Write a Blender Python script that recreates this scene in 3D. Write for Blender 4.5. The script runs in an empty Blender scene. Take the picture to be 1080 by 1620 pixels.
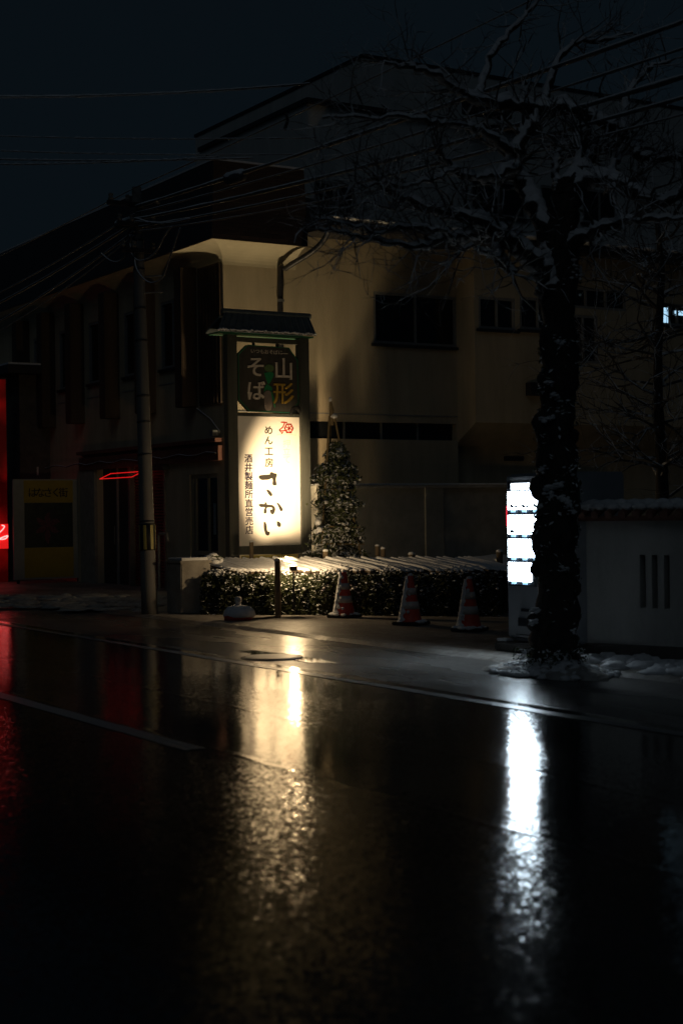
import bpy, bmesh, math, random
from mathutils import Vector, Matrix
random.seed(7)
scene = bpy.context.scene
C = scene.collection

# ------------------------------------------------------------------ camera
F_PX, EYE, ROLL = 2475.0, 1.55, 0.013          # focal length in photo pixels (1080 wide), eye height, slight tilt
YAW = math.atan2(1510, 2475)                   # road runs along +Y, shop front looks along -Y
cam_data = bpy.data.cameras.new('camera')
cam = bpy.data.objects.new('camera', cam_data); C.objects.link(cam)
cam_data.sensor_fit = 'HORIZONTAL'; cam_data.sensor_width = 24.0
cam_data.lens = 24.0 * F_PX / 1080.0
cam_data.clip_start = 0.1; cam_data.clip_end = 2000
cam.matrix_world = (Matrix.Translation((0, 0, EYE)) @ Matrix.Rotation(-YAW, 4, 'Z')
                    @ Matrix.Rotation(math.pi / 2, 4, 'X') @ Matrix.Rotation(-ROLL, 4, 'Z'))
cam_data.dof.use_dof = True
cam_data.dof.focus_distance = 25.0
cam_data.dof.aperture_fstop = 2.0
scene.camera = cam

# ------------------------------------------------------------------ sky, exposure
world = bpy.data.worlds.new('World'); scene.world = world; world.use_nodes = True
wn, wl = world.node_tree.nodes, world.node_tree.links
wn.clear()
sky = wn.new('ShaderNodeTexSky'); sky.sky_type = 'NISHITA'; sky.sun_disc = False
sky.sun_elevation = math.radians(40); sky.sun_rotation = math.radians(225)
sky.dust_density = 4.0; sky.air_density = 1.4
mixw = wn.new('ShaderNodeMix'); mixw.data_type = 'RGBA'; mixw.inputs[0].default_value = 0.93
mixw.inputs[7].default_value = (2.2, 4.1, 6.0, 1)
bg = wn.new('ShaderNodeBackground'); bg.inputs['Strength'].default_value = 0.00118
wo = wn.new('ShaderNodeOutputWorld')
wl.new(sky.outputs[0], mixw.inputs[6]); wl.new(mixw.outputs[2], bg.inputs['Color']); wl.new(bg.outputs[0], wo.inputs[0])

sun_d = bpy.data.lights.new('night_sky_glow', 'SUN'); sun_d.energy = 0.03; sun_d.angle = math.radians(30)
sun_d.color = (0.75, 0.88, 1.0)
sun = bpy.data.objects.new('night_sky_glow', sun_d); C.objects.link(sun)
sun.rotation_euler = Vector((0.62, 0.62, -0.75)).to_track_quat('-Z', 'Y').to_euler()

scene.view_settings.view_transform = 'Standard'; scene.view_settings.look = 'None'
scene.view_settings.exposure = 0.0; scene.view_settings.gamma = 1.0
scene.view_settings.use_curve_mapping = False
scene.render.engine = 'CYCLES'
scene.cycles.use_denoising = True
scene.cycles.max_bounces = 6; scene.cycles.diffuse_bounces = 3; scene.cycles.glossy_bounces = 4
scene.cycles.sample_clamp_indirect = 6.0
scene.cycles.caustics_reflective = False; scene.cycles.caustics_refractive = False

# ------------------------------------------------------------------ where a photo pixel meets a real plane
FX, FY = math.sin(YAW), math.cos(YAW); RX, RY = FY, -FX
def ray(px, py):
    a = (px - 540) / F_PX; b = (810 - py) / F_PX
    c, s = math.cos(ROLL), math.sin(ROLL)
    xr = a * c + b * s; zr = -a * s + b * c
    return (FX + xr * RX, FY + xr * RY, zr)
def ground(px, py, z=0.0):
    d = ray(px, py); t = (z - EYE) / d[2]; return Vector((d[0] * t, d[1] * t, z))
def onX(px, py, X):
    d = ray(px, py); t = X / d[0]; return Vector((X, d[1] * t, EYE + d[2] * t))
def onY(px, py, Y):
    d = ray(px, py); t = Y / d[1]; return Vector((d[0] * t, Y, EYE + d[2] * t))
def dep(px, py, t):
    d = ray(px, py); return Vector((d[0] * t, d[1] * t, EYE + d[2] * t))

# ------------------------------------------------------------------ materials
MATS = {}
def mat(name, c1, c2=None, scale=8.0, rough=0.7, bump=0.0, bscale=60.0, metal=0.0, snow=None, emit=None, spec=0.5,
        coat=0.0, stretch=(1, 1, 1), trans=0.0):
    m = bpy.data.materials.new(name); m.use_nodes = True
    n, l = m.node_tree.nodes, m.node_tree.links
    b = n['Principled BSDF']; b.inputs['Roughness'].default_value = rough; b.inputs['Metallic'].default_value = metal
    b.inputs['Specular IOR Level'].default_value = spec
    b.inputs['Coat Weight'].default_value = coat
    c2 = c2 or tuple(v * 0.75 for v in c1)
    tc = n.new('ShaderNodeTexCoord'); mp = n.new('ShaderNodeMapping'); mp.inputs['Scale'].default_value = stretch
    l.new(tc.outputs['Object'], mp.inputs['Vector'])
    nz = n.new('ShaderNodeTexNoise'); nz.inputs['Scale'].default_value = scale; nz.inputs['Detail'].default_value = 6
    nz.inputs['Roughness'].default_value = 0.65
    l.new(mp.outputs[0], nz.inputs['Vector'])
    rp = n.new('ShaderNodeValToRGB'); rp.color_ramp.elements[0].position = 0.32; rp.color_ramp.elements[1].position = 0.68
    rp.color_ramp.elements[0].color = (*c2, 1); rp.color_ramp.elements[1].color = (*c1, 1)
    l.new(nz.outputs[0], rp.inputs[0])
    out = rp.outputs[0]
    if snow is not None:
        ge = n.new('ShaderNodeNewGeometry'); sx = n.new('ShaderNodeSeparateXYZ'); l.new(ge.outputs['Normal'], sx.inputs[0])
        n2 = n.new('ShaderNodeTexNoise'); n2.inputs['Scale'].default_value = 9.0; l.new(tc.outputs['Object'], n2.inputs['Vector'])
        ad = n.new('ShaderNodeMath'); ad.operation = 'MULTIPLY_ADD'; ad.inputs[1].default_value = 0.9
        l.new(n2.outputs[0], ad.inputs[0]); l.new(sx.outputs['Z'], ad.inputs[2])
        r2 = n.new('ShaderNodeMapRange'); r2.inputs[1].default_value = snow + 0.40; r2.inputs[2].default_value = snow + 0.55
        l.new(ad.outputs[0], r2.inputs[0])
        mx = n.new('ShaderNodeMix'); mx.data_type = 'RGBA'; l.new(r2.outputs[0], mx.inputs[0]); l.new(out, mx.inputs[6])
        mx.inputs[7].default_value = (0.78, 0.8, 0.83, 1); out = mx.outputs[2]
    l.new(out, b.inputs['Base Color'])
    if bump:
        nb = n.new('ShaderNodeTexNoise'); nb.inputs['Scale'].default_value = bscale; nb.inputs['Detail'].default_value = 5
        l.new(mp.outputs[0], nb.inputs['Vector'])
        bp = n.new('ShaderNodeBump'); bp.inputs['Strength'].default_value = bump; bp.inputs['Distance'].default_value = 0.02
        l.new(nb.outputs[0], bp.inputs['Height']); l.new(bp.outputs[0], b.inputs['Normal'])
    if emit:
        b.inputs['Emission Color'].default_value = (*emit[0], 1); b.inputs['Emission Strength'].default_value = emit[1]
    MATS[name] = m
    return m

mat('snow', (0.8, 0.81, 0.83), (0.6, 0.62, 0.65), 14, 0.75, 0.5, 40)
mat('dirty_snow', (0.5, 0.48, 0.45), (0.2, 0.18, 0.16), 7, 0.8, 0.7, 30)
mat('plaster', (0.55, 0.47, 0.33), (0.40, 0.335, 0.23), 2.6, 0.85, 0.35, 90, stretch=(1, 1, 0.16))
mat('soffit', (0.60, 0.54, 0.40), (0.5, 0.45, 0.33), 2.0, 0.8, 0.1, 60)
mat('pale_plaster', (0.64, 0.66, 0.64), (0.50, 0.52, 0.51), 2.0, 0.85, 0.2, 80, stretch=(1, 1, 0.3))
mat('garden_wall', (0.5, 0.5, 0.48), (0.38, 0.38, 0.36), 3.0, 0.9, 0.25, 70, stretch=(1, 1, 0.3))
mat('concrete', (0.36, 0.34, 0.30), (0.24, 0.22, 0.19), 6, 0.85, 0.35, 60)
mat('dark_concrete', (0.13, 0.12, 0.11), (0.07, 0.065, 0.06), 6, 0.8, 0.3, 60)
mat('block_wall', (0.30, 0.28, 0.24), (0.2, 0.19, 0.165), 4, 0.9, 0.3, 70)
mat('pole_concrete', (0.18, 0.175, 0.165), (0.12, 0.117, 0.11), 5, 0.7, 0.2, 80, stretch=(1, 1, 0.2))
mat('dark_metal', (0.05, 0.05, 0.055), (0.03, 0.03, 0.035), 10, 0.45, 0.1, 80, metal=0.3)
mat('grey_metal', (0.3, 0.31, 0.32), (0.2, 0.21, 0.22), 10, 0.4, 0.1, 80, metal=0.6)
mat('frame_alu', (0.25, 0.24, 0.22), None, 10, 0.4, 0, metal=0.5)
mat('sash', (0.30, 0.30, 0.29), None, 10, 0.5, 0)
mat('dark_glass', (0.012, 0.014, 0.017), (0.008, 0.009, 0.011), 1.2, 0.12, 0, spec=0.5)
mat('brown_panel', (0.075, 0.05, 0.035), (0.04, 0.028, 0.02), 6, 0.7, 0.3, 40, stretch=(1, 1, 0.1))
mat('brown_fin', (0.09, 0.06, 0.04), (0.05, 0.034, 0.024), 6, 0.65, 0.2, 40, stretch=(1, 1, 0.1))
mat('red_metal', (0.28, 0.06, 0.05), (0.2, 0.04, 0.035), 6, 0.45, 0.1, 50)
mat('red_paint', (0.20, 0.085, 0.06), (0.13, 0.055, 0.04), 6, 0.7, 0.2, 40)
mat('roof_dark', (0.03, 0.03, 0.035), None, 10, 0.5, 0.2, 40)
mat('sign_post', (0.085, 0.09, 0.078), (0.05, 0.053, 0.046), 10, 0.55, 0.25, 60, stretch=(1, 1, 0.08))
mat('sign_roof', (0.10, 0.13, 0.15), (0.06, 0.08, 0.09), 8, 0.5, 0.2, 60)
mat('green_paint', (0.03, 0.16, 0.09), (0.02, 0.10, 0.055), 14, 0.45)
mat('leaf_green', (0.02, 0.26, 0.10), (0.015, 0.18, 0.07), 25, 0.5)
mat('bud_green', (0.16, 0.24, 0.10), (0.05, 0.12, 0.04), 90, 0.5)
mat('plaque_wood', (0.062, 0.058, 0.05), (0.036, 0.034, 0.03), 12, 0.6, 0.3, 50, stretch=(1, 1, 0.06))
mat('board_white', (0.83, 0.81, 0.77), (0.79, 0.765, 0.72), 2.5, 0.45, 0.0)
mat('letter_cream', (0.68, 0.62, 0.54), (0.55, 0.5, 0.43), 30, 0.6)
mat('letter_gold', (0.52, 0.34, 0.06), (0.40, 0.25, 0.04), 30, 0.5)
mat('stem_grey', (0.24, 0.2, 0.18), None, 30, 0.6)
mat('ink_brush', (0.032, 0.028, 0.022), (0.02, 0.018, 0.015), 25, 0.5)
mat('ink_navy', (0.025, 0.018, 0.05), None, 25, 0.5)
mat('ink_faded', (0.60, 0.50, 0.43), (0.7, 0.62, 0.54), 20, 0.5)
mat('ink_red', (0.5, 0.045, 0.03), (0.42, 0.035, 0.025), 25, 0.5)
mat('black_ink', (0.02, 0.02, 0.02), None, 25, 0.6)
mat('yellow_board', (0.55, 0.46, 0.10), (0.42, 0.34, 0.08), 6, 0.5)
mat('banner_yellow', (0.50, 0.36, 0.04), (0.42, 0.30, 0.03), 4, 0.6)
mat('banner_white', (0.42, 0.43, 0.38), (0.34, 0.35, 0.31), 3, 0.6)
mat('banner_photo', (0.05, 0.075, 0.05), (0.015, 0.02, 0.03), 7, 0.4)
mat('flower_pink', (0.22, 0.07, 0.09), (0.06, 0.03, 0.045), 20, 0.5)
mat('wood_post', (0.20, 0.15, 0.09), (0.11, 0.08, 0.05), 14, 0.8, 0.4, 50, stretch=(1, 1, 0.15))
mat('bamboo', (0.21, 0.16, 0.08), (0.14, 0.105, 0.055), 14, 0.6, 0.15, 40)
mat('log_slat', (0.12, 0.09, 0.06), (0.06, 0.045, 0.03), 14, 0.8, 0.3, 40)
mat('gate_wood', (0.10, 0.05, 0.03), (0.06, 0.03, 0.02), 10, 0.7, 0.2, 40, stretch=(1, 1, 0.1))
mat('leaf_dark', (0.06, 0.085, 0.03), (0.025, 0.04, 0.015), 12, 0.5)
mat('leaf_snowy', (0.07, 0.085, 0.04), (0.03, 0.04, 0.015), 12, 0.75, snow=0.45, spec=.2)
mat('hedge_leaf', (0.035, 0.042, 0.017), (0.014, 0.018, 0.008), 20, 0.85, snow=0.82, spec=.15)
mat('bark', (0.055, 0.045, 0.038), (0.025, 0.021, 0.018), 9, 0.85, 0.9, 24, stretch=(1, 1, 0.35))
mat('bark_snowy', (0.055, 0.045, 0.038), (0.025, 0.021, 0.018), 9, 0.85, 0.9, 24, snow=0.12)
mat('twig', (0.10, 0.09, 0.08), (0.05, 0.045, 0.04), 9, 0.8, 0, snow=0.1)
mat('cable', (0.03, 0.03, 0.032), None, 9, 0.6, 0, snow=0.35)
mat('cable_rimed', (0.16, 0.165, 0.17), (0.04, 0.04, 0.045), 40, 0.7, 0, snow=0.15)
mat('cone_red', (0.72, 0.085, 0.04), (0.6, 0.065, 0.035), 12, 0.5)
mat('cone_white', (0.62, 0.58, 0.54), (0.5, 0.46, 0.43), 12, 0.5)
mat('rubber', (0.03, 0.03, 0.03), None, 12, 0.7, 0.3, 60)
mat('vending_body', (0.36, 0.38, 0.41), (0.31, 0.33, 0.36), 3, 0.35)
mat('vending_dark', (0.03, 0.035, 0.045), None, 10, 0.35)
mat('lit_panel', (0.8, 0.85, 0.9), None, 3, 0.4, emit=((0.72, 0.88, 1.0), 18.0))
mat('lit_header', (0.8, 0.85, 0.9), None, 3, 0.4, emit=((0.82, 0.92, 1.0), 5.0))
mat('lit_button', (0.5, 0.7, 0.9), None, 3, 0.4, emit=((0.35, 0.68, 1.0), 1.6))
mat('product_print', (0.10, 0.12, 0.15), None, 20, 0.4)
mat('red_lamp', (0.5, 0.02, 0.02), None, 3, 0.4, emit=((1.0, 0.02, 0.05), 0.8))
mat('neon_red', (0.6, 0.02, 0.02), None, 3, 0.4, emit=((1.0, 0.015, 0.015), 0.7))
mat('neon_hot', (0.9, 0.4, 0.4), None, 3, 0.4, emit=((1.0, 0.30, 0.28), 2.2))
mat('window_lit', (0.6, 0.8, 0.9), None, 3, 0.4, emit=((0.45, 0.75, 1.0), 1.0))
mat('lamp_glass', (0.9, 0.8, 0.6), None, 3, 0.3, emit=((1.0, 0.75, 0.4), 6.0))
mat('hazard_yellow', (0.42, 0.36, 0.10), None, 10, 0.5)
mat('hazard_black', (0.015, 0.015, 0.017), None, 10, 0.5)
mat('door_sign', (0.14, 0.26, 0.30), None, 10, 0.5)
mat('curtain', (0.33, 0.30, 0.22), None, 10, 0.7, stretch=(9, 9, 0.1))

# mosaic of small dark tiles on the roof fascia
def mat_tiles():
    m = bpy.data.materials.new('fascia_tiles'); m.use_nodes = True
    n, l = m.node_tree.nodes, m.node_tree.links; b = n['Principled BSDF']
    tc = n.new('ShaderNodeTexCoord'); sp = n.new('ShaderNodeSeparateXYZ'); l.new(tc.outputs['Object'], sp.inputs[0])
    ad = n.new('ShaderNodeMath'); l.new(sp.outputs[0], ad.inputs[0]); l.new(sp.outputs[1], ad.inputs[1])
    cb = n.new('ShaderNodeCombineXYZ'); l.new(ad.outputs[0], cb.inputs[0]); l.new(sp.outputs[2], cb.inputs[1])
    br = n.new('ShaderNodeTexBrick'); br.inputs['Scale'].default_value = 1.0
    br.inputs['Brick Width'].default_value = 0.21; br.inputs['Row Height'].default_value = 0.075
    br.inputs['Mortar Size'].default_value = 0.008
    br.inputs['Color1'].default_value = (0.045, 0.03, 0.027, 1); br.inputs['Color2'].default_value = (0.03, 0.021, 0.02, 1)
    br.inputs['Mortar'].default_value = (0.018, 0.015, 0.014, 1)
    l.new(cb.outputs[0], br.inputs['Vector']); l.new(br.outputs['Color'], b.inputs['Base Color'])
    bp = n.new('ShaderNodeBump'); bp.inputs['Strength'].default_value = 0.6; bp.inputs['Distance'].default_value = 0.01; bp.invert = True
    l.new(br.outputs['Fac'], bp.inputs['Height']); l.new(bp.outputs[0], b.inputs['Normal'])
    b.inputs['Roughness'].default_value = 0.35
    MATS['fascia_tiles'] = m
mat_tiles()

def red_sign_mat():
    m = bpy.data.materials.new('red_sign_face'); m.use_nodes = True
    n, l = m.node_tree.nodes, m.node_tree.links; b = n['Principled BSDF']
    tc = n.new('ShaderNodeTexCoord'); nz = n.new('ShaderNodeTexNoise'); nz.inputs['Scale'].default_value = 1.6; nz.inputs['Detail'].default_value = 4
    l.new(tc.outputs['Object'], nz.inputs['Vector'])
    mr = n.new('ShaderNodeMapRange'); mr.inputs[1].default_value = 0.42; mr.inputs[2].default_value = 0.72
    mr.inputs[3].default_value = 0.01; mr.inputs[4].default_value = 0.11
    l.new(nz.outputs[0], mr.inputs[0]); l.new(mr.outputs[0], b.inputs['Emission Strength'])
    b.inputs['Emission Color'].default_value = (1.0, 0.012, 0.01, 1); b.inputs['Base Color'].default_value = (0.3, 0.02, 0.02, 1)
    MATS['red_sign_face'] = m
red_sign_mat()

# wet road: dark asphalt under a water film that is smooth in the wheel tracks and broken by stones elsewhere
def mat_wet(name, base, rough_lo, rough_hi, stone, fine, wetscale, dusting=0.0, facet=None, seams=()):
    m = bpy.data.materials.new(name); m.use_nodes = True
    n, l = m.node_tree.nodes, m.node_tree.links; b = n['Principled BSDF']
    tc = n.new('ShaderNodeTexCoord')
    def noise(scale, detail=4, stretch=None, rough=0.5):
        t = n.new('ShaderNodeTexNoise'); t.inputs['Scale'].default_value = scale; t.inputs['Detail'].default_value = detail
        t.inputs['Roughness'].default_value = rough
        if stretch:
            mp = n.new('ShaderNodeMapping'); mp.inputs['Scale'].default_value = stretch
            l.new(tc.outputs['Object'], mp.inputs[0]); l.new(mp.outputs[0], t.inputs['Vector'])
        else: l.new(tc.outputs['Object'], t.inputs['Vector'])
        return t.outputs[0]
    def rng(src, a, bb, c, d):
        r = n.new('ShaderNodeMapRange'); r.inputs[1].default_value = a; r.inputs[2].default_value = bb
        r.inputs[3].default_value = c; r.inputs[4].default_value = d; l.new(src, r.inputs[0]); return r.outputs[0]
    def math_(op, a, bb):
        q = n.new('ShaderNodeMath'); q.operation = op
        for i, v in enumerate((a, bb)):
            if isinstance(v, (int, float)): q.inputs[i].default_value = v
            else: l.new(v, q.inputs[i])
        return q.outputs[0]
    wet = noise(wetscale, 3, (1.0, 0.35, 1.0))                      # long wet and drier patches along the road
    sxx = n.new('ShaderNodeSeparateXYZ'); l.new(tc.outputs['Object'], sxx.inputs[0])
    patch = math_('ADD', rng(wet, 0.36, 0.66, -.1, .7), rng(sxx.outputs[0], 4.75, 3.2, 0.0, .55))                         # 1 = stones stand out of the film
    b.inputs['IOR'].default_value = 1.4
    l.new(rng(patch, 0, 1, rough_lo, rough_hi), b.inputs['Roughness'])
    grain = noise(170, 2)
    col = n.new('ShaderNodeMix'); col.data_type = 'RGBA'
    l.new(rng(grain, 0.35, 0.75, 0, 1), col.inputs[0])
    col.inputs[6].default_value = (*[v * 0.55 for v in base], 1); col.inputs[7].default_value = (*[v * 1.6 for v in base], 1)
    out = col.outputs[2]
    if dusting:
        du = noise(1.3, 6, (1, 0.6, 1), 0.7); sp = noise(13, 5)
        k = math_('MULTIPLY', rng(du, 0.36, 0.66, 0.15, 1.0), rng(sp, 0.35, 0.6, 0.25, 1.0))
        k = math_('MULTIPLY', k, dusting)
        mx = n.new('ShaderNodeMix'); mx.data_type = 'RGBA'; l.new(k, mx.inputs[0]); l.new(out, mx.inputs[6])
        mx.inputs[7].default_value = (0.42, 0.40, 0.38, 1); out = mx.outputs[2]
    l.new(out, b.inputs['Base Color'])
    v = n.new('ShaderNodeTexVoronoi'); v.inputs['Scale'].default_value = 75; l.new(tc.outputs['Object'], v.inputs['Vector'])
    h1 = math_('MULTIPLY', v.outputs['Distance'], math_('MULTIPLY', rng(patch, 0, 1, 0.12, 1.0), -stone))
    h2 = math_('MULTIPLY', noise(28, 4), math_('MULTIPLY', rng(patch, 0, 1, .5, 2.0), fine))
    h3 = math_('MULTIPLY', noise(3.0, 2), fine * 1.0)
    h = math_('ADD', math_('ADD', h1, h2), h3)
    if seams:
        sx = n.new('ShaderNodeSeparateXYZ'); l.new(tc.outputs['Object'], sx.inputs[0])
        wob = math_('MULTIPLY_ADD', noise(2.0, 4), 0.12)
        for s in seams:
            d = math_('ABSOLUTE', math_('SUBTRACT', math_('ADD', sx.outputs[0], math_('MULTIPLY', noise(1.5, 4), 0.16)), s + 0.08), 0)
            h = math_('ADD', h, rng(d, 0.0, 0.05, 0.0009, 0.0))
    bp = n.new('ShaderNodeBump'); bp.inputs['Strength'].default_value = 1.0; bp.inputs['Distance'].default_value = 1.0
    l.new(h, bp.inputs['Height']); nout = bp.outputs[0]
    if facet:                                                       # each stone tips the water film its own way
        vs_ = n.new('ShaderNodeVectorMath'); vs_.operation = 'SUBTRACT'; vs_.inputs[1].default_value = (.5, .5, .5)
        v2 = n.new('ShaderNodeTexVoronoi'); v2.inputs['Scale'].default_value = 95; l.new(tc.outputs['Object'], v2.inputs['Vector'])
        v3 = n.new('ShaderNodeTexVoronoi'); v3.inputs['Scale'].default_value = 41; l.new(tc.outputs['Object'], v3.inputs['Vector'])
        mx3 = n.new('ShaderNodeMix'); mx3.data_type = 'VECTOR'; mx3.inputs[0].default_value = .42; l.new(v2.outputs['Color'], mx3.inputs[4]); l.new(v3.outputs['Color'], mx3.inputs[5])
        l.new(mx3.outputs[1], vs_.inputs[0])
        sc_ = n.new('ShaderNodeVectorMath'); sc_.operation = 'SCALE'; l.new(vs_.outputs[0], sc_.inputs[0]); l.new(rng(patch, 0, 1, facet[0], facet[1]), sc_.inputs['Scale'])
        ad_ = n.new('ShaderNodeVectorMath'); ad_.operation = 'ADD'; l.new(nout, ad_.inputs[0]); l.new(sc_.outputs[0], ad_.inputs[1])
        nm_ = n.new('ShaderNodeVectorMath'); nm_.operation = 'NORMALIZE'; l.new(ad_.outputs[0], nm_.inputs[0]); nout = nm_.outputs[0]
    l.new(nout, b.inputs['Normal'])
    MATS[name] = m
mat_wet('wet_asphalt', (0.02, 0.02, 0.022), 0.07, 0.11, 0.0002, 0.0003, 0.55, facet=(.028, .15), seams=(4.62, 5.75))
mat_wet('damp_asphalt', (0.06, 0.055, 0.05), 0.22, 0.42, 0.002, 0.003, 0.9, dusting=0.45, facet=(.06, .3))
mat_wet('snow_dusted', (0.12, 0.10, 0.08), 0.45, 0.6, 0.006, 0.006, 0.8, dusting=0.9, facet=(.2, .5))
mat_wet('worn_paint', (0.22, 0.22, 0.22), 0.25, 0.36, 0.001, 0.0003, 0.8)
mat_wet('puddle_water', (0.015, 0.015, 0.016), 0.02, 0.03, 0.0, 0.0002, 0.8)

# ------------------------------------------------------------------ mesh builder
class MB:
    def __init__(s): s.v = []; s.f = []
    def add(s, vs, fs):
        o = len(s.v); s.v += [tuple(v) for v in vs]; s.f += [tuple(i + o for i in f) for f in fs]; return s
    def box(s, x0, x1, y0, y1, z0, z1):
        x0, x1 = min(x0, x1), max(x0, x1); y0, y1 = min(y0, y1), max(y0, y1); z0, z1 = min(z0, z1), max(z0, z1)
        return s.add([(x0,y0,z0),(x1,y0,z0),(x1,y1,z0),(x0,y1,z0),(x0,y0,z1),(x1,y0,z1),(x1,y1,z1),(x0,y1,z1)],
                     [(3,2,1,0),(4,5,6,7),(0,1,5,4),(1,2,6,5),(2,3,7,6),(3,0,4,7)])
    def obox(s, M, hx, hy, hz):
        p = [M @ Vector((a*hx, b*hy, c*hz)) for c in (-1,1) for a, b in ((-1,-1),(1,-1),(1,1),(-1,1))]
        return s.add(p, [(3,2,1,0),(4,5,6,7),(0,1,5,4),(1,2,6,5),(2,3,7,6),(3,0,4,7)])
    def prism(s, poly, d):                       # poly: list of 3D points (planar), d: extrusion vector
        n = len(poly); a = [Vector(p) for p in poly]; b = [p + Vector(d) for p in a]
        return s.add(a + b, [tuple(range(n)), tuple(range(2*n-1, n-1, -1))] + [((i+1) % n, i, n+i, n+(i+1) % n) for i in range(n)])
    def tube(s, pts, rad, n=8, jit=0.0, cap=True):
        pts = [Vector(p) for p in pts]; rings = []; side = None; base = len(s.v)
        for i, p in enumerate(pts):
            t = (pts[min(i+1, len(pts)-1)] - pts[max(i-1, 0)])
            if t.length < 1e-9: t = Vector((0,0,1))
            t.normalize()
            if side is None: side = t.orthogonal().normalized()
            side = (side - t * side.dot(t))
            if side.length < 1e-6: side = t.orthogonal()
            side.normalize(); up = t.cross(side)
            r = rad[i] if isinstance(rad, (list, tuple)) else rad
            for k in range(n):
                a = 2*math.pi*k/n; rr = r * (1 + random.uniform(-jit, jit)) if jit else r
                s.v.append(tuple(p + side*math.cos(a)*rr + up*math.sin(a)*rr))
        for i in range(len(pts)-1):
            for k in range(n):
                a = base+i*n+k; b_ = base+i*n+(k+1) % n
                s.f.append((a, b_, b_+n, a+n))
        if cap:
            s.f.append(tuple(base+k for k in range(n-1, -1, -1))); e = base+(len(pts)-1)*n; s.f.append(tuple(e+k for k in range(n)))
        return s
    def lathe(s, prof, c, n=16, jit=0.0):
        base = len(s.v)
        for r, z in prof:
            for k in range(n):
                a = 2*math.pi*k/n; q = r*(1+random.uniform(-jit, jit))
                s.v.append((c[0]+q*math.cos(a), c[1]+q*math.sin(a), c[2]+z))
        for i in range(len(prof)-1):
            for k in range(n):
                a = base+i*n+k; b_ = base+i*n+(k+1) % n; s.f.append((a, b_, b_+n, a+n))
        s.f.append(tuple(base+k for k in range(n-1, -1, -1))); e = base+(len(prof)-1)*n; s.f.append(tuple(e+k for k in range(n)))
        return s
    def blob(s, c, r, sz=0.6, n=8, m=5, jit=0.15):
        prof = [(max(0.02, math.sin(math.pi*i/m))*r, -math.cos(math.pi*i/m)*r*sz) for i in range(m+1)]
        return s.lathe(prof, c, n, jit)
    def build(s, name, material, parent=None, smooth=False, bevel=0.0):
        me = bpy.data.meshes.new(name); me.from_pydata(s.v, [], s.f); me.update()
        me.materials.append(MATS[material])
        if smooth:
            me.polygons.foreach_set('use_smooth', [True]*len(me.polygons))
        o = bpy.data.objects.new(name, me); C.objects.link(o)
        if parent: o.parent = parent; o.matrix_parent_inverse = parent.matrix_world.inverted()
        if bevel:
            bm = bmesh.new(); bm.from_mesh(me); bmesh.ops.remove_doubles(bm, verts=bm.verts, dist=1e-5)
            bmesh.ops.bevel(bm, geom=list(bm.edges), offset=bevel, segments=2, affect='EDGES', clamp_overlap=True); bm.to_mesh(me); bm.free()
        return o

def tag(o, label, cat, group=None):
    o['label'] = label; o['category'] = cat
    if group: o['group'] = group
    return o
def thing(name, label, cat, loc=(0, 0, 0), group=None):
    o = bpy.data.objects.new(name, None); o.empty_display_size = 0.2; C.objects.link(o)
    o.location = loc; o.matrix_world = Matrix.Translation(loc)
    return tag(o, label, cat, group)
def struct(o, kind='structure'):
    o['kind'] = kind; return o
def B(name, material, parent, *dims, bevel=0.0):
    return MB().box(*dims).build(name, material, parent, bevel=bevel)

# lettering: every line of writing becomes one thin raised mesh
_glyphs = {}
def glyph(ch):
    if ch not in _glyphs:
        cu = bpy.data.curves.new('glyph', 'FONT'); cu.body = ch; cu.size = 1.0; cu.resolution_u = 3
        ob = bpy.data.objects.new('glyph', cu); C.objects.link(ob)
        bpy.context.view_layer.update()
        me = bpy.data.meshes.new_from_object(ob.evaluated_get(bpy.context.evaluated_depsgraph_get()))
        vs = [tuple(v.co) for v in me.vertices]; fs = [tuple(p.vertices) for p in me.polygons]
        bpy.data.objects.remove(ob); bpy.data.curves.remove(cu); bpy.data.meshes.remove(me)
        if vs:
            cx = (min(v[0] for v in vs)+max(v[0] for v in vs))/2; cy = (min(v[1] for v in vs)+max(v[1] for v in vs))/2
            vs = [(v[0]-cx, v[1]-cy) for v in vs]
        _glyphs[ch] = (vs, fs)
    return _glyphs[ch]
def lettering(items, Y, name, material, parent, thick=0.004, sx=1.0, bold=0.0):
    """items: (char, x, z, size); a face on the plane Y looking along -Y, raised by thick"""
    mb = MB()
    offs = [(0, 0)] if not bold else [(0, 0), (bold, 0), (0, bold), (bold, bold)]
    for ch, x, z, size in items:
        vs, fs = glyph(ch)
        for q, (ox, oz) in enumerate(offs):
            y = Y - thick - q * 0.0006
            top = [(x + (v[0]+ox)*size*sx, y, z + (v[1]+oz)*size) for v in vs]
            mb.add(top, fs)
            if thick > 0.006:                    # side walls for cut-out letters
                cnt = {}
                for f in fs:
                    for i in range(len(f)):
                        e = (f[i], f[(i+1) % len(f)]); k = tuple(sorted(e)); cnt.setdefault(k, []).append(e)
                for k, es in cnt.items():
                    if len(es) == 1:
                        a, b_ = es[0]
                        A, D = Vector(top[a]), Vector(top[b_])
                        mb.add([A, D, D + Vector((0, thick, 0)), A + Vector((0, thick, 0))], [(1, 0, 3, 2)])
    return mb.build(name, material, parent)

def catmull(pts, sub=4):
    pts = [Vector(p) for p in pts]
    if len(pts) < 3: return pts
    out = []
    P = [pts[0]*2-pts[1]] + pts + [pts[-1]*2-pts[-2]]
    for i in range(1, len(P)-2):
        for k in range(sub):
            t = k/sub; a, b_, c, d = P[i-1], P[i], P[i+1], P[i+2]
            out.append(0.5*((2*b_) + (c-a)*t + (2*a-5*b_+4*c-d)*t*t + (-a+3*b_-3*c+d)*t*t*t))
    out.append(pts[-1]); return out

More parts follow.
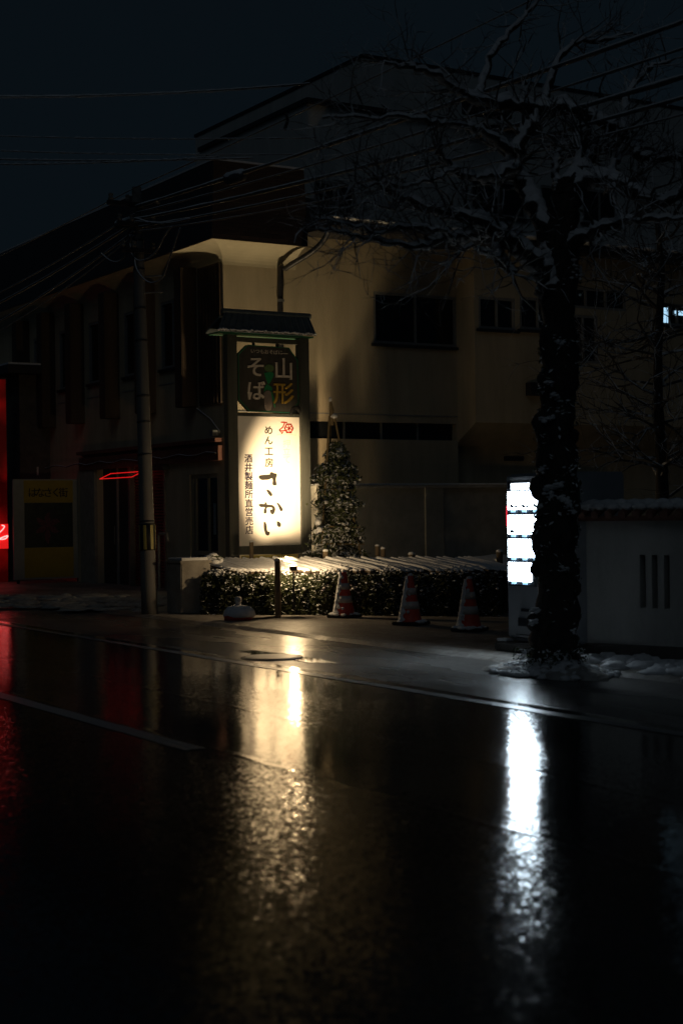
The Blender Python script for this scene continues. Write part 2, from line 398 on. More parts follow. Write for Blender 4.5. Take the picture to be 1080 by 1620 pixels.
# ================================================================== ground, road, markings
def sheet(name, material, poly, z):
    return struct(MB().add([(x, y, z) for x, y in poly], [tuple(range(len(poly)))]).build(name, material))
sheet('ground', 'damp_asphalt', [(-600, -600), (600, -600), (600, 900), (-600, 900)], 0.0)
sheet('road', 'wet_asphalt', [(-6, -60), (7.72, -60), (7.72, 300), (-6, 300)], 0.004)
def strip(name, X, w, y0, y1, z, material='worn_paint'):
    mb = MB(); n = max(2, int((y1-y0)/0.25)); L = []; R = []
    for i in range(n+1):
        y = y0+(y1-y0)*i/n
        L.append((X-w/2+random.uniform(-.008, .008), y, z)); R.append((X+w/2+random.uniform(-.008, .008), y, z))
    mb.add(L+R, [(i, n+1+i, n+2+i, i+1) for i in range(n)])
    return struct(mb.build(name, material))
strip('edge_line_marking', 7.50, 0.13, -10, 120, 0.008)
strip('lane_marking', 4.50, 0.15, 9.25, 14.3, 0.008)
strip('lane_marking', 4.50, 0.15, 19.3, 24.3, 0.008)
# the car park behind the gutter lies a little higher, its edge broken
def lot():
    mb = MB(); n = 140; top = []; low = []
    for i in range(n+1):
        y = -5 + 45*i/n; j = random.uniform(-.03, .03)
        top.append((9.72+j+0.05, y, 0.035)); low.append((9.66+j, y, 0.002))
    far = [(60, -5+45*i/n, 0.035) for i in range(n+1)]
    mb.add(low+top+far, [(i, n+1+i, n+2+i, i+1) for i in range(n)] + [(n+1+i, 2*n+2+i, 2*n+3+i, n+2+i) for i in range(n)])
    return struct(mb.build('car_park', 'snow_dusted'))
lot()
def puddle(cx, cy, rx, ry, seed):
    rnd = random.Random(seed); pts = []
    for k in range(36):
        a = 2*math.pi*k/36; q = 1+rnd.uniform(-.22, .22); pts.append((cx+rx*q*math.cos(a), cy+ry*q*math.sin(a), 0.006))
    o = MB().add(pts, [tuple(range(36))]).build('puddle', 'puddle_water'); return struct(o)
p = ground(455, 1040); puddle(p.x, p.y, 0.16, 1.0, 1)

def manhole():
    p = ground(430, 1041)
    t = thing('manhole_cover', 'round iron manhole cover in wet shoulder below lit signboard', 'manhole cover', (p.x, p.y, 0))
    MB().lathe([(0.33, 0.0), (0.33, 0.012), (0.29, 0.012), (0.29, 0.009)], (p.x, p.y, 0.002), 28).build('rim', 'dark_metal', t)
    MB().lathe([(0.285, 0.0), (0.285, 0.016), (0.2, 0.018), (0.02, 0.018)], (p.x, p.y, 0.002), 28).build('lid', 'grey_metal', t)
manhole()

# ragged slush along the kerb on the left and along the garden wall
def snow_patches(name, spots, material='dirty_snow', kind='stuff'):
    mb = MB()
    for x, y, r, h in spots:
        n = 9; prof = [(r*random.uniform(.85, 1.15), 0), (r*.8, h*.55), (r*.45, h*.95), (r*.05, h)]
        mb.lathe(prof, (x, y, 0.03), n, 0.28)
    o = mb.build(name, material, smooth=True); o['kind'] = kind; return o
sp = []
for i in range(150):
    px = random.uniform(-20, 285); py = 945 + random.betavariate(2, 2)*26 + (px/285)*6 - 4
    q = ground(px, py); sp.append((q.x, q.y, random.uniform(.08, .34), random.uniform(.015, .06)))
snow_patches('roadside_snow', sp)
sp = []
for i in range(110):
    px = random.uniform(905, 1120); py = 1036 + (px-905)*.16 + random.gauss(0, 7)
    q = ground(px, py); sp.append((q.x, q.y, random.uniform(.05, .2), random.uniform(.02, .09)))
snow_patches('wallside_snow', sp, 'snow')

# ================================================================== the shop building
XW, YW = 13.5, 26.3
shop = thing('shop_building', 'cream plastered corner building with dark tiled roof fascia behind the lit signboard', 'building', (XW, YW, 0))
def wall_x(mb, X, th, y0, y1, z0, z1, holes):
    ys = sorted({y0, y1, *[h for a in holes for h in a[:2] if y0 < h < y1]}); zs = sorted({z0, z1, *[h for a in holes for h in a[2:] if z0 < h < z1]})
    for i in range(len(ys)-1):
        for j in range(len(zs)-1):
            cy, cz = (ys[i]+ys[i+1])/2, (zs[j]+zs[j+1])/2
            if not any(a[0] < cy < a[1] and a[2] < cz < a[3] for a in holes): mb.box(X, X+th, ys[i], ys[i+1], zs[j], zs[j+1])
def wall_y(mb, Y, th, x0, x1, z0, z1, holes):
    xs = sorted({x0, x1, *[h for a in holes for h in a[:2] if x0 < h < x1]}); zs = sorted({z0, z1, *[h for a in holes for h in a[2:] if z0 < h < z1]})
    for i in range(len(xs)-1):
        for j in range(len(zs)-1):
            cx, cz = (xs[i]+xs[i+1])/2, (zs[j]+zs[j+1])/2
            if not any(a[0] < cx < a[1] and a[2] < cz < a[3] for a in holes): mb.box(xs[i], xs[i+1], Y, Y+th, zs[j], zs[j+1])
def win_y(parent, Y, x0, x1, z0, z1, panes=2, sill=True, glass='dark_glass', name='window'):
    """sliding window in a wall that faces -Y; frame > panes, sill"""
    f = MB(); w = 0.055
    f.box(x0, x1, Y+0.01, Y+0.09, z0, z0+w); f.box(x0, x1, Y+0.01, Y+0.09, z1-w, z1)
    f.box(x0, x0+w, Y+0.012, Y+0.088, z0+w, z1-w); f.box(x1-w, x1, Y+0.012, Y+0.088, z0+w, z1-w)
    for k in range(1, panes):
        xm = x0+(x1-x0)*k/panes; f.box(xm-0.025, xm+0.025, Y+0.014, Y+0.08, z0+w, z1-w)
    fo = f.build(name, 'sash', parent)
    for k in range(panes):
        a = x0+(x1-x0)*k/panes; b_ = x0+(x1-x0)*(k+1)/panes
        MB().box(a+0.02, b_-0.02, Y+0.05+0.012*(k % 2), Y+0.058+0.012*(k % 2), z0+0.03, z1-0.03).build('pane', glass, fo)
    if sill: MB().box(x0-0.07, x1+0.07, Y-0.06, Y+0.05, z0-0.06, z0-0.004).build('sill', 'dark_metal', fo)
    return fo
def win_x(parent, X, y0, y1, z0, z1, panes=2, glass='dark_glass', name='window'):
    f = MB(); w = 0.055
    f.box(X+0.01, X+0.09, y0, y1, z0, z0+w); f.box(X+0.01, X+0.09, y0, y1, z1-w, z1)
    f.box(X+0.012, X+0.088, y0, y0+w, z0+w, z1-w); f.box(X+0.012, X+0.088, y1-w, y1, z0+w, z1-w)
    for k in range(1, panes):
        ym = y0+(y1-y0)*k/panes; f.box(X+0.014, X+0.08, ym-0.025, ym+0.025, z0+w, z1-w)
    fo = f.build(name, 'sash', parent)
    for k in range(panes):
        a = y0+(y1-y0)*k/panes; b_ = y0+(y1-y0)*(k+1)/panes
        MB().box(X+0.05+0.012*(k % 2), X+0.058+0.012*(k % 2), a+0.02, b_-0.02, z0+0.03, z1-0.03).build('pane', glass, fo)
    MB().box(X-0.06, X+0.05, y0-0.05, y1+0.05, z0-0.06, z0-0.004).build('sill', 'dark_metal', fo)
    return fo
def span_y(px0, px1, py0, py1, Y):
    a = onY(px0, (py0+py1)/2, Y); b_ = onY(px1, (py0+py1)/2, Y); m = (px0+px1)/2
    return a.x, b_.x, onY(m, py1, Y).z, onY(m, py0, Y).z
def span_x(px0, px1, py0, py1, X):          # px0 < px1: px1 is the nearer end
    a = onX(px0, (py0+py1)/2, X); b_ = onX(px1, (py0+py1)/2, X); m = (px0+px1)/2
    return b_.y, a.y, onX(m, py1, X).z, onX(m, py0, X).z

# --- gable wall towards the car park (faces -Y)
Z2 = 6.62                                                   # underside of the eaves
w_main = span_y(591, 722, 465, 546, YW); w_low = span_y(488, 721, 668, 695, YW)
x_step = onY(723, 600, YW).x
mb = MB(); wall_y(mb, YW, 0.25, XW, x_step, 0, Z2+0.3, [w_main, w_low]); mb.build('gable_wall', 'plaster', shop)
win_y(shop, YW, *w_main)
lo = B('low_window_band', 'dark_glass', shop, w_low[0], w_low[1], YW+0.14, YW+0.16, w_low[2], w_low[3])
for k in range(1, 4):
    xm = w_low[0]+(w_low[1]-w_low[0])*k/4; B('mullion', 'sash', lo, xm-.02, xm+.02, YW+0.11, YW+0.138, w_low[2], w_low[3])
z = onY(600, 656, YW).z; B('wall_joint', 'sash', shop, XW+0.25, x_step-0.002, YW-0.012, YW+0.002, z-0.012, z+0.012)
# --- upper floor of the side wing juts out over a slanting corbel
YV = YW-0.62
zb = onY(760, 668, YV).z; zback = onY(727, 699, YW).z
holes = [span_y(757, 815, 470, 521, YV), span_y(822, 880, 471, 522, YV), span_y(895, 990, 456, 489, YV), span_y(900, 946, 498, 574, YV), span_y(1046, 1085, 480, 515, YV)]
mb = MB(); wall_y(mb, YV, 0.25, x_step, x_step+17, zb, Z2+0.3, holes)
mb.prism([(x_step, YV+0.25, zb), (x_step, YV+0.25, Z2+0.3), (x_step, YW+0.2, Z2+0.3), (x_step, YW+0.2, zback)], (17, 0, 0))
mb.prism([(x_step+.001, YV, zb), (x_step+.001, YV+0.25, zb), (x_step+.001, YW+0.2, zback), (x_step+.001, YW+0.12, zback-.08)], (17, 0, 0))
mb.build('wing_upper_wall', 'plaster', shop)
for k, h in enumerate(holes):
    if k < 4: win_y(shop, YV, *h, panes=2 if k != 2 else 3, sill=(k < 2))
lw = win_y(shop, YV, *holes[4], panes=3); lw['label'] = 'half hidden window with one bright bluish pane'
a, b_, z0, z1 = holes[4]; MB().box(a+(b_-a)*0.08, a+(b_-a)*0.36, YV+0.03, YV+0.04, z0+(z1-z0)*.08, z1-(z1-z0)*.2).build('lit_pane', 'window_lit', lw)
MB().box(a+(b_-a)*0.58, a+(b_-a)*0.98, YV+0.03, YV+0.04, z1-(z1-z0)*.5, z1-(z1-z0)*.3).build('lit_pane', 'window_lit', lw)
B('wing_lower_wall', 'plaster', shop, x_step, x_step+17, YW+0.26, YW+0.5, 0, zback)
h = span_y(797, 826, 722, 729, YW+.26); B('wall_vent', 'dark_metal', shop, h[0], h[1], YW+0.22, YW+0.262, h[2], h[3])
h = span_y(831, 852, 606, 626, YV); B('vent_hood', 'dark_metal', shop, h[0], h[1], YV-0.18, YV-0.002, h[2], h[3])
# --- eaves over the gable and the wing, rimed gutter, snow on the ledge
x_f = onY(487, 330, YW-0.4).x
B('eaves', 'roof_dark', shop, x_f+0.01, x_step+17, YW-.98, YW+1.95, Z2+0.3, Z2+0.5)
MB().tube([(x_f+.05, YW-1.05, Z2+0.34), (x_step+17, YW-1.05, Z2+0.34)], 0.07, 8).build('gutter', 'dark_metal', shop)
mb = MB()
for i in range(60):
    x = x_f+0.2+i*0.36; mb.blob((x, YW-0.95+random.uniform(-.05, .05), Z2+0.5), random.uniform(.14, .26), 0.25, 8, 4, .2)
o = mb.build('eaves_snow', 'snow', shop, smooth=True); o['kind'] = 'stuff'
# --- street wall (faces -X)
finpx = (307, 241.5, 184.5, 129.5, 84, 44)
finy = [onX(p, 600, XW).y for p in finpx]
zc = 2.98
wz0, wz1 = onX(275, 581, XW).z, onX(275, 473, XW).z
wins = []
for k in range(len(finy)-1):
    y0 = finy[k]+0.42; y1 = finy[k+1]-0.42; wins.append((y0, y1, wz0, wz1))
yend = finy[-1]+9
yd = [onX(p, 850, XW).y for p in (355, 331, 262, 207, 155, 131)]
doors = [(yd[0]-.001, yd[1], 0.0, 2.35), (yd[2], yd[3], 0.0, 2.62), (yd[3]+.12, yd[4], 0.0, 2.62)]
doors[0] = (YW+0.35, YW+1.55, 0.0, 2.32)
mb = MB(); wall_x(mb, XW, 0.25, YW+0.251, yend, 0, Z2+0.3, wins+doors); mb.build('street_wall', 'plaster', shop)
for wdw in wins: win_x(shop, XW, *wdw)
for wdw in wins:
    B('spandrel_joint', 'sash', shop, XW-0.01, XW+0.002, wdw[0]-.1, wdw[1]+.1, wdw[2]-0.32, wdw[2]-0.30)
ft, fb = onX(307, 400, XW).z, onX(307, 645, XW).z
for y in finy:
    MB().box(XW-0.34, XW-0.002, y-0.17, y+0.17, fb, Z2-0.28).build('fin', 'brown_fin', shop, bevel=0.015)
cp = span_x(317, 352, 418, 640, XW)
pan = B('corner_panel', 'brown_panel', shop, XW-0.05, XW-0.002, cp[0]+0.02, cp[1], cp[2], Z2-0.32)
nb = 7
for k in range(1, nb):
    y = cp[0]+(cp[1]-cp[0])*k/nb; B('batten', 'brown_fin', pan, XW-0.075, XW-0.051, y-0.018, y+0.018, cp[2]+.02, Z2-0.36)
B('canopy', 'red_paint', shop, XW-0.16, XW-0.003, YW+0.1, finy[3], zc-0.07, zc)
B('canopy_valance', 'red_paint', shop, XW-0.10, XW-0.004, YW+0.1, finy[3], zc-0.42, zc-0.14)
MB().tube([(XW-.13, YW+0.15+0.4*i, zc-0.28+0.03*math.sin(i*1.9)) for i in range(26)], 0.014, 6).build('canopy_wire', 'cable', shop)
MB().tube([(XW-.03, finy[0]-.15, fb-.02), (XW-.05, YW+0.5, zc+.38), (XW-.05, YW+.12, zc+.12)], 0.012, 6).build('stay_wire', 'cable', shop)
MB().box(XW-.16, XW-.002, YW+.2, YW+.34, zc+.04, zc+.16).build('bracket', 'grey_metal', shop, bevel=.01)
# shop door with pale frame, sliding leaves and a narrow printed notice
d0 = doors[0]
door = MB()
for y in (d0[0]+.03, d0[0]+.45, d0[1]-.05, d0[1]-.20): door.box(XW+.03, XW+.10, y-.035, y+.035, 0.05, 2.3)
door.box(XW+.03, XW+.10, d0[0], d0[1], 2.24, 2.32); door.box(XW+.035, XW+.095, d0[0], d0[1], 0.75, 0.83)
door = door.build('shop_door', 'curtain', shop)
B('pane', 'dark_glass', door, XW+.06, XW+.068, d0[0], d0[1], 0.02, 2.31)
B('notice', 'door_sign', door, XW+.02, XW+.028, d0[0]+.12, d0[0]+.22, 1.15, 1.75)
# roller shutter, red, built slat by slat
sh = doors[1]
shut = B('roller_shutter', 'red_metal', shop, XW+.12, XW+.15, sh[0], sh[1], 0, 2.6)
for k in range(40):
    z = 0.05+k*0.064
    MB().prism([(XW+.12, sh[0]+.03, z), (XW+.085, sh[0]+.03, z+.014), (XW+.085, sh[0]+.03, z+.044), (XW+.12, sh[0]+.03, z+.058)], (0, sh[1]-sh[0]-.06, 0)).build('slat', 'red_metal', shut)
B('shutter_rail', 'frame_alu', shut, XW-.03, XW+.08, sh[0]-.04, sh[0]+.03, 0, 2.62)
B('shutter_rail', 'frame_alu', shut, XW-.03, XW+.08, sh[1]-.03, sh[1]+.04, 0, 2.62)
B('shutter_box', 'dark_metal', shop, XW-.16, XW-.003, sh[0]-.25, sh[0]+.45, 2.45, 2.54)
dk = doors[2]
dd = B('entrance_door', 'dark_metal', shop, XW+.14, XW+.17, dk[0], dk[1], 0, 2.6)
B('door_stile', 'sash', dd, XW+.10, XW+.138, (dk[0]+dk[1])/2-.03, (dk[0]+dk[1])/2+.03, 0, 2.58)
B('handle', 'grey_metal', dd, XW+.08, XW+.099, (dk[0]+dk[1])/2+.10, (dk[0]+dk[1])/2+.13, .9, 1.3)
B('pier', 'concrete', shop, XW-.07, XW-.002, yd[4]+.02, yd[5]-.05, 0, 2.55)
MB().tube([(XW-.22, YW+2.55, 0.0), (XW-.22, YW+2.55, 1.12), (XW-.22, YW+2.5, 1.16), (XW-.22, YW+2.15, 1.16), (XW-.22, YW+2.12, 1.0)], .028, 8).build('standpipe', 'concrete', shop)
# meter louvre over the yellow banner
lv = span_x(25, 62, 740, 753, XW-.3)
for k in range(9):
    y = lv[0]+(lv[1]-lv[0])*(k+.5)/9; B('louvre_bar', 'pale_plaster', shop, XW-.34, XW-.3, y-.05, y+.03, lv[2], lv[3])
# --- flared cove and tall tiled fascia wrapping the corner
def cove(name, material, prof, yfar, xfar):
    """profile (offset outwards, z) swept round the corner: along the street wall, then along the gable"""
    mb = MB(); n = len(prof); vs = []
    for o_, z in prof: vs.append((XW-o_, yfar, z))
    for o_, z in prof: vs.append((XW-o_, YW-o_, z))
    for o_, z in prof: vs.append((xfar, YW-o_, z))
    fs = []
    for s_ in range(2):
        for i in range(n-1): fs.append((s_*n+i, s_*n+i+1, (s_+1)*n+i+1, (s_+1)*n+i))
    fs.append(tuple(range(2*n, 3*n))[::-1])
    return mb.add(vs, fs).build(name, material, shop)
D = 0.42
zt = onX(345, 250, XW-D*0.75).z
cz0 = onY(354, 418, YW).z; cz1 = onX(345, 374, XW-D).z
prof = [(0.003, cz0)] + [(D*(1-math.cos(a))+0.003, cz0+(cz1-cz0)*math.sin(a)) for a in [math.pi/2*k/10 for k in range(1, 11)]]
prof = [(0.003 + D*(k/10)**1.9, cz0+(cz1-cz0)*(1-(1-k/10)**1.6)) for k in range(11)]
x_f2 = onY(484, 380, YW-D).x
ob = cove('soffit_cove', 'soffit', prof + [(D, cz1+.02), (0.0, cz1+.03)], yend, x_f2)
cove('roof_fascia', 'fascia_tiles', [(0.02, cz1+.022), (D+.03, cz1+.004), (D+.03, cz1+.10), (D*0.8, zt), (D*0.8-.25, zt+.02), (0.0, zt+.01)], yend, x_f2+.02)
cove('fascia_snow', 'snow', [(D*.8+.01, zt+.004), (D*.8, zt+.045), (D*.8-.2, zt+.06), (D*.8-.25, zt+.024)], yend, x_f2+.02)
# --- downpipe in front of the gable
pA = onY(491, 371, YW-.4); pts = [(pA.x, YW-1.1, Z2+.3), (pA.x, YW-.95, Z2+.12), (pA.x-.12, YW-.7, Z2-.1), (pA.x-.42, YW-.16, Z2-.38), (pA.x-.5, YW-.09, Z2-.6), (pA.x-.5, YW-.09, 3.0), (pA.x-.5, YW-.09, 0.6)]
dp = MB().tube(catmull(pts, 4), .055, 10).build('downpipe', 'dark_metal', shop, smooth=True)
for z in (5.6, 4.2, 2.6): MB().lathe([(.072, 0), (.072, .05)], (pA.x-.5, YW-.09, z), 10).build('pipe_clip', 'grey_metal', dp)
# --- third floor, set back, with its own windows, and the block on top
YA = YW+1.9
xa = onY(486, 250, YA).x; zA = onY(575, 176, YA).z
hA = [span_y(497, 562, 287, 338, YA), span_y(745, 833, 285, 342, YA), span_y(855, 905, 295, 345, YA), span_y(921, 976, 300, 354, YA)]
mb = MB(); wall_y(mb, YA, .25, xa, xa+24, Z2+.4, zA, hA); yA2 = onX(316, 225, xa).y; mb.box(xa, xa+.25, YA+.251, yA2, Z2+.4, zA); mb.build('third_floor_wall', 'pale_plaster', shop)
for h in hA: win_y(shop, YA, *h)
B('third_floor_roof', 'roof_dark', shop, xa-.06, xa+24.2, YA-.12, yA2, zA+.002, zA+.10)
YB = YW+4.2
xb = onY(575, 150, YB).x; zB = onY(575, 90, YB).z; ybf = onX(309, 212, xb).y
B('top_block', 'pale_plaster', shop, xb, xb+26, YB, ybf, zA+.17, zB)
B('top_coping', 'roof_dark', shop, xb-.03, xb+26.1, YB-.03, ybf+.03, zB+.002, zB+.08)
B('rear_mass', 'dark_concrete', shop, XW+.3, xa-.01, YW+.6, yend, .1, zt-.3)
h = span_y(729, 800, 152, 186, YA-.36)
mb = MB(); mb.box(h[0], h[1], YA-.6, YA-.362, h[2], h[3]); mb.build('wall_unit', 'dark_metal', shop, bevel=.02)

# ================================================================== signboard
YS = 23.9
sL, sR = onY(358, 700, YS).x, onY(487, 700, YS).x
bz1, bz0 = onY(424, 659, YS).z, onY(424, 863, YS).z
sign = thing('signboard', 'tall roofed roadside signboard with brightly lit white panel and dark octagonal plaque', 'signboard', ((sL+sR)/2, YS, 0.7))
pw = (sR-sL)*0.115
zcap = onY(424, 530, YS).z
for x in (sL, sR-pw): MB().box(x, x+pw, YS-.09, YS+.09, .5, zcap).build('post', 'sign_post', sign, bevel=.012)
bx0, bx1 = sL+pw, sR-pw
MB().box(bx0, bx1, YS-.05, YS+.05, bz0-.15, bz0).build('lower_rail', 'sign_post', sign)
MB().box(bx0, bx1, YS-.05, YS+.05, bz1, bz1+.05).build('middle_rail', 'sign_post', sign)
ztop = onY(424, 541, YS).z
MB().box(bx0, bx1, YS-.05, YS+.05, ztop-.02, ztop+.06).build('upper_rail', 'sign_post', sign)
panel = MB().box(bx0, bx1, YS-.02, YS+.02, bz0, bz1).build('panel', 'board_white', sign)
trim = MB()
trim.box(bx0+.003, bx0+.02, YS-.032, YS-.021, bz0+.003, bz1-.003); trim.box(bx1-.02, bx1-.003, YS-.032, YS-.021, bz0+.003, bz1-.003)
trim.box(bx0+.021, bx1-.021, YS-.032, YS-.021, bz0+.003, bz0+.018); trim.box(bx0+.021, bx1-.021, YS-.032, YS-.021, bz1-.018, bz1-.003)
trim.build('trim', 'board_white', panel)
# panel writing, laid out on the panel (fractions of its width and height)
def bp(zx, zy):
    return bx0+(bx1-bx0)*(zx-22)/(785-22), bz1-(bz1-bz0)*(zy-62)/(1560-62)
U = (bz1-bz0)/1498.0; UX = (bx1-bx0)/763.0
YP = YS-.021
lettering([(c, *bp(405, y), 112*U) for c, y in zip('めん工房', (222, 340, 468, 598))], YP, 'lettering', 'ink_brush', panel, .004, sx=UX/U*.98, bold=.03)
lettering([(c, *bp(158, 552+k*103), 104*U) for k, c in enumerate('酒井製麺所直営売店')], YP, 'lettering', 'ink_navy', panel, .004, sx=UX/U*.95, bold=.04)
lettering([(c, *bp(625, y), 100*U) for c, y in zip('押立て', (372, 465, 560))], YP, 'lettering', 'ink_faded', panel, .004, sx=UX/U)
BR = [[(278,768),(300,745),(410,735),(415,715),(440,707),(465,720),(495,725),(502,745),(488,790),(497,850),(485,862),(455,860),(445,840),(450,800),(440,780),(400,795),(310,797)],
 [(368,912),(400,915),(435,950),(442,975),(430,990),(405,975),(385,945)],
 [(272,1085),(300,1075),(345,1078),(350,1060),(370,1060),(380,1085),(440,1090),(470,1115),(475,1150),(455,1195),(430,1197),(412,1170),(415,1145),(440,1140),(430,1120),(380,1120),(368,1135),(372,1170),(355,1190),(335,1180),(340,1140),(350,1115),(300,1113)],
 [(490,1060),(520,1075),(560,1125),(567,1150),(550,1165),(530,1150),(515,1110)],
 [(335,1285),(355,1290),(370,1330),(375,1390),(405,1405),(400,1435),(378,1445),(355,1430),(335,1370),(332,1320)],
 [(492,1280),(520,1285),(543,1310),(540,1340),(520,1348),(497,1330)]]
mb = MB()
for poly in BR:
    P3 = [Vector((bp(*q)[0], YP-.005, bp(*q)[1])) for q in poly]
    P3 = catmull(P3 + [P3[0]], 3)[:-1]
    mb.prism(P3[::-1], (0, .004, 0))
mb.build('brush_lettering', 'ink_brush', panel)
def stroke(mb, pts, w, y):
    pts = [Vector((bp(*q)[0], y, bp(*q)[1])) for q in pts]
    for a, b_ in zip(pts, pts[1:]):
        d = (b_-a).normalized(); nrm = Vector((-d.z, 0, d.x))*w; e = d*w*.6
        mb.prism([a-e+nrm, b_+e+nrm, b_+e-nrm, a-e-nrm], (0, .003, 0)); y -= .0004
        pts = pts
mb = MB(); w = 7*U
stroke(mb, [(562,125),(632,127)], w, YP-.004); stroke(mb, [(605,130),(585,180),(540,215),(545,228),(610,222)], w, YP-.0045)
hexa = [(655+52*math.cos(math.radians(a)), 195+55*math.sin(math.radians(a))) for a in range(0, 361, 60)]
stroke(mb, hexa, w*1.2, YP-.006)
for a in range(20, 200, 60):
    c_, s_ = math.cos(math.radians(a)), math.sin(math.radians(a)); stroke(mb, [(655-46*c_, 195-48*s_), (655+46*c_, 195+48*s_)], w*.8, YP-.009)
stroke(mb, [(555,235),(568,255),(580,240)], w*.7, YP-.011)
mb.build('emblem', 'ink_red', panel)
mb = MB(); stroke(mb, [(505,275),(560,264),(650,262),(740,275)], w*.35, YP-.004); mb.build('emblem_line', 'ink_faded', panel)
# octagonal carved plaque
kx = lambda zx: onY(360+zx/8.307, 600, YS).x
kz = lambda zy: onY(425, 540+zy/8.307, YS).z
YO = YS-.045
oc = [(120,190),(245,62),(790,72),(905,235),(912,800),(790,940),(255,925),(120,775)]
P3 = [Vector((kx(a), YO, kz(b_))) for a, b_ in oc]
plq = MB().prism(P3[::-1], (0, .07, 0)).build('plaque', 'plaque_wood', sign)
rim = MB(); cen = sum(P3, Vector())/len(P3)
for a, b_ in zip(P3, P3[1:]+P3[:1]):
    a2, b2 = a+(cen-a)*.028, b_+(cen-b_)*.028; y = Vector((0, .014, 0))
    rim.prism([a-y, b_-y, b2-y, a2-y], (0, .0135, 0))
rim.build('plaque_rim', 'green_paint', plq)
S8 = abs(kz(0)-kz(1)); SX = abs(kx(1)-kx(0))
lettering([(c, kx(318+k*60), kz(142), 62*S8) for k, c in enumerate('いつもおそばに')], YO, 'lettering', 'letter_cream', plq, .006, sx=SX/S8, bold=.02)
MB().box(kx(690), kx(775), YO-.006, YO-.001, kz(158), kz(150)).build('dash', 'letter_cream', plq)
lettering([('そ', kx(345), kz(348), 285*S8), ('ば', kx(352), kz(655), 275*S8)], YO, 'lettering', 'letter_cream', plq, .028, sx=SX/S8*.93, bold=.02)
lettering([('山', kx(708), kz(360), 300*S8)], YO, 'lettering', 'letter_cream', plq, .028, sx=SX/S8*.93, bold=.03)
lettering([('形', kx(705), kz(682), 300*S8)], YO, 'lettering', 'letter_gold', plq, .028, sx=SX/S8*.98, bold=.02)
def leafpoly(pts, name, m, y):
    P = [Vector((kx(a), y, kz(b_))) for a, b_ in pts]; P = catmull(P+[P[0]], 3)[:-1]
    return MB().prism(P[::-1], (0, .006, 0)).build(name, m, plq)
leafpoly([(460,420),(560,405),(585,440),(560,500),(520,565),(490,520)], 'leaf', 'leaf_green', YO-.014)
leafpoly([(470,600),(500,565),(560,610),(555,650),(490,640),(455,665)], 'leaf', 'leaf_green', YO-.013)
leafpoly([(465,345),(500,310),(560,312),(590,350),(570,395),(520,408),(475,385)], 'flower_head', 'bud_green', YO-.015)
leafpoly([(455,690),(490,655),(540,660),(562,760),(545,900),(470,890)], 'stem', 'stem_grey', YO-.008)
leafpoly([(545,660),(560,665),(585,740),(600,860),(590,860),(565,760)], 'stem', 'leaf_green', YO-.0095)
for zx in (345, 655): MB().box(kx(zx)-.02, kx(zx)+.02, YS-.02, YS+.02, kz(66), ztop-.021).build('hanger', 'sign_post', sign)
MB().box(bx0+.002, bx1-.002, YS-.03, YS+.03, kz(965), kz(942)).build('plaque_shelf', 'letter_gold', sign)
sb = MB().tube(catmull([(kx(795), YS-.06, kz(962)), (kx(830), YS-.06, kz(880)), (kx(885), YS-.06, kz(865)), (kx(925), YS-.06, kz(930))], 4), .03, 7).build('cable_bracket', 'rubber', sign)
# little tiled roof: two slopes hipped at the ends, rimed lower edge
rx0, rx1 = onY(345, 526, YS-.24).x, onY(500, 528, YS-.24).x
tx0, tx1 = onY(354, 498, YS).x, onY(487, 501, YS).x
zr0, zr1 = onY(420, 527, YS-.24).z, onY(420, 500, YS).z
def slope(sgn):
    a = [(rx0, YS+sgn*.24, zr0), (rx1, YS+sgn*.24, zr0), (tx1, YS+sgn*.03, zr1), (tx0, YS+sgn*.03, zr1)]
    if sgn > 0: a = a[::-1]
    return MB().prism(a[::-1], (0, 0, .035)).build('roof_slope', 'sign_roof', sign)
front = slope(-1); slope(1)
for k in range(15):                                          # standing seams
    f_ = (k+.5)/15; a = Vector((rx0+(rx1-rx0)*f_, YS-.24, zr0+.038)); b_ = Vector((tx0+(tx1-tx0)*f_, YS-.03, zr1+.038))
    MB().tube([a, b_], .011, 5).build('seam', 'sign_roof', front)
MB().tube([(tx0-.04, YS, zr1+.04), (tx1+.04, YS, zr1+.04)], .055, 8).build('ridge', 'sign_roof', sign)
MB().box(rx0+.03, rx1-.03, YS-.2, YS+.2, zr0-.03, zr0-.004).build('roof_soffit', 'green_paint', sign)
mb = MB()
for k in range(70):
    x = rx0+(rx1-rx0)*(k+.5)/70; mb.blob((x, YS-.24, zr0+.03+random.uniform(-.012, .012)), random.uniform(.012, .028), .8, 6, 4, .2)
o = mb.build('roof_snow_edge', 'snow', sign); o['kind'] = 'stuff'
# small yellow board under the panel
ya, yb = onY(381, 884, YS).x, onY(468, 884, YS).x; yz0, yz1 = onY(424, 893, YS).z, onY(424, 878, YS).z
yb_o = MB().box(ya, yb, YS-.06, YS-.02, yz0-.1, yz1).build('small_board', 'yellow_board', sign)
lettering([(c, ya+(yb-ya)*(k+.8)/9.6, yz0+.0, .14) for k, c in enumerate('そば酒井製麺所直')], YS-.061, 'lettering', 'black_ink', yb_o, .003, bold=.03)

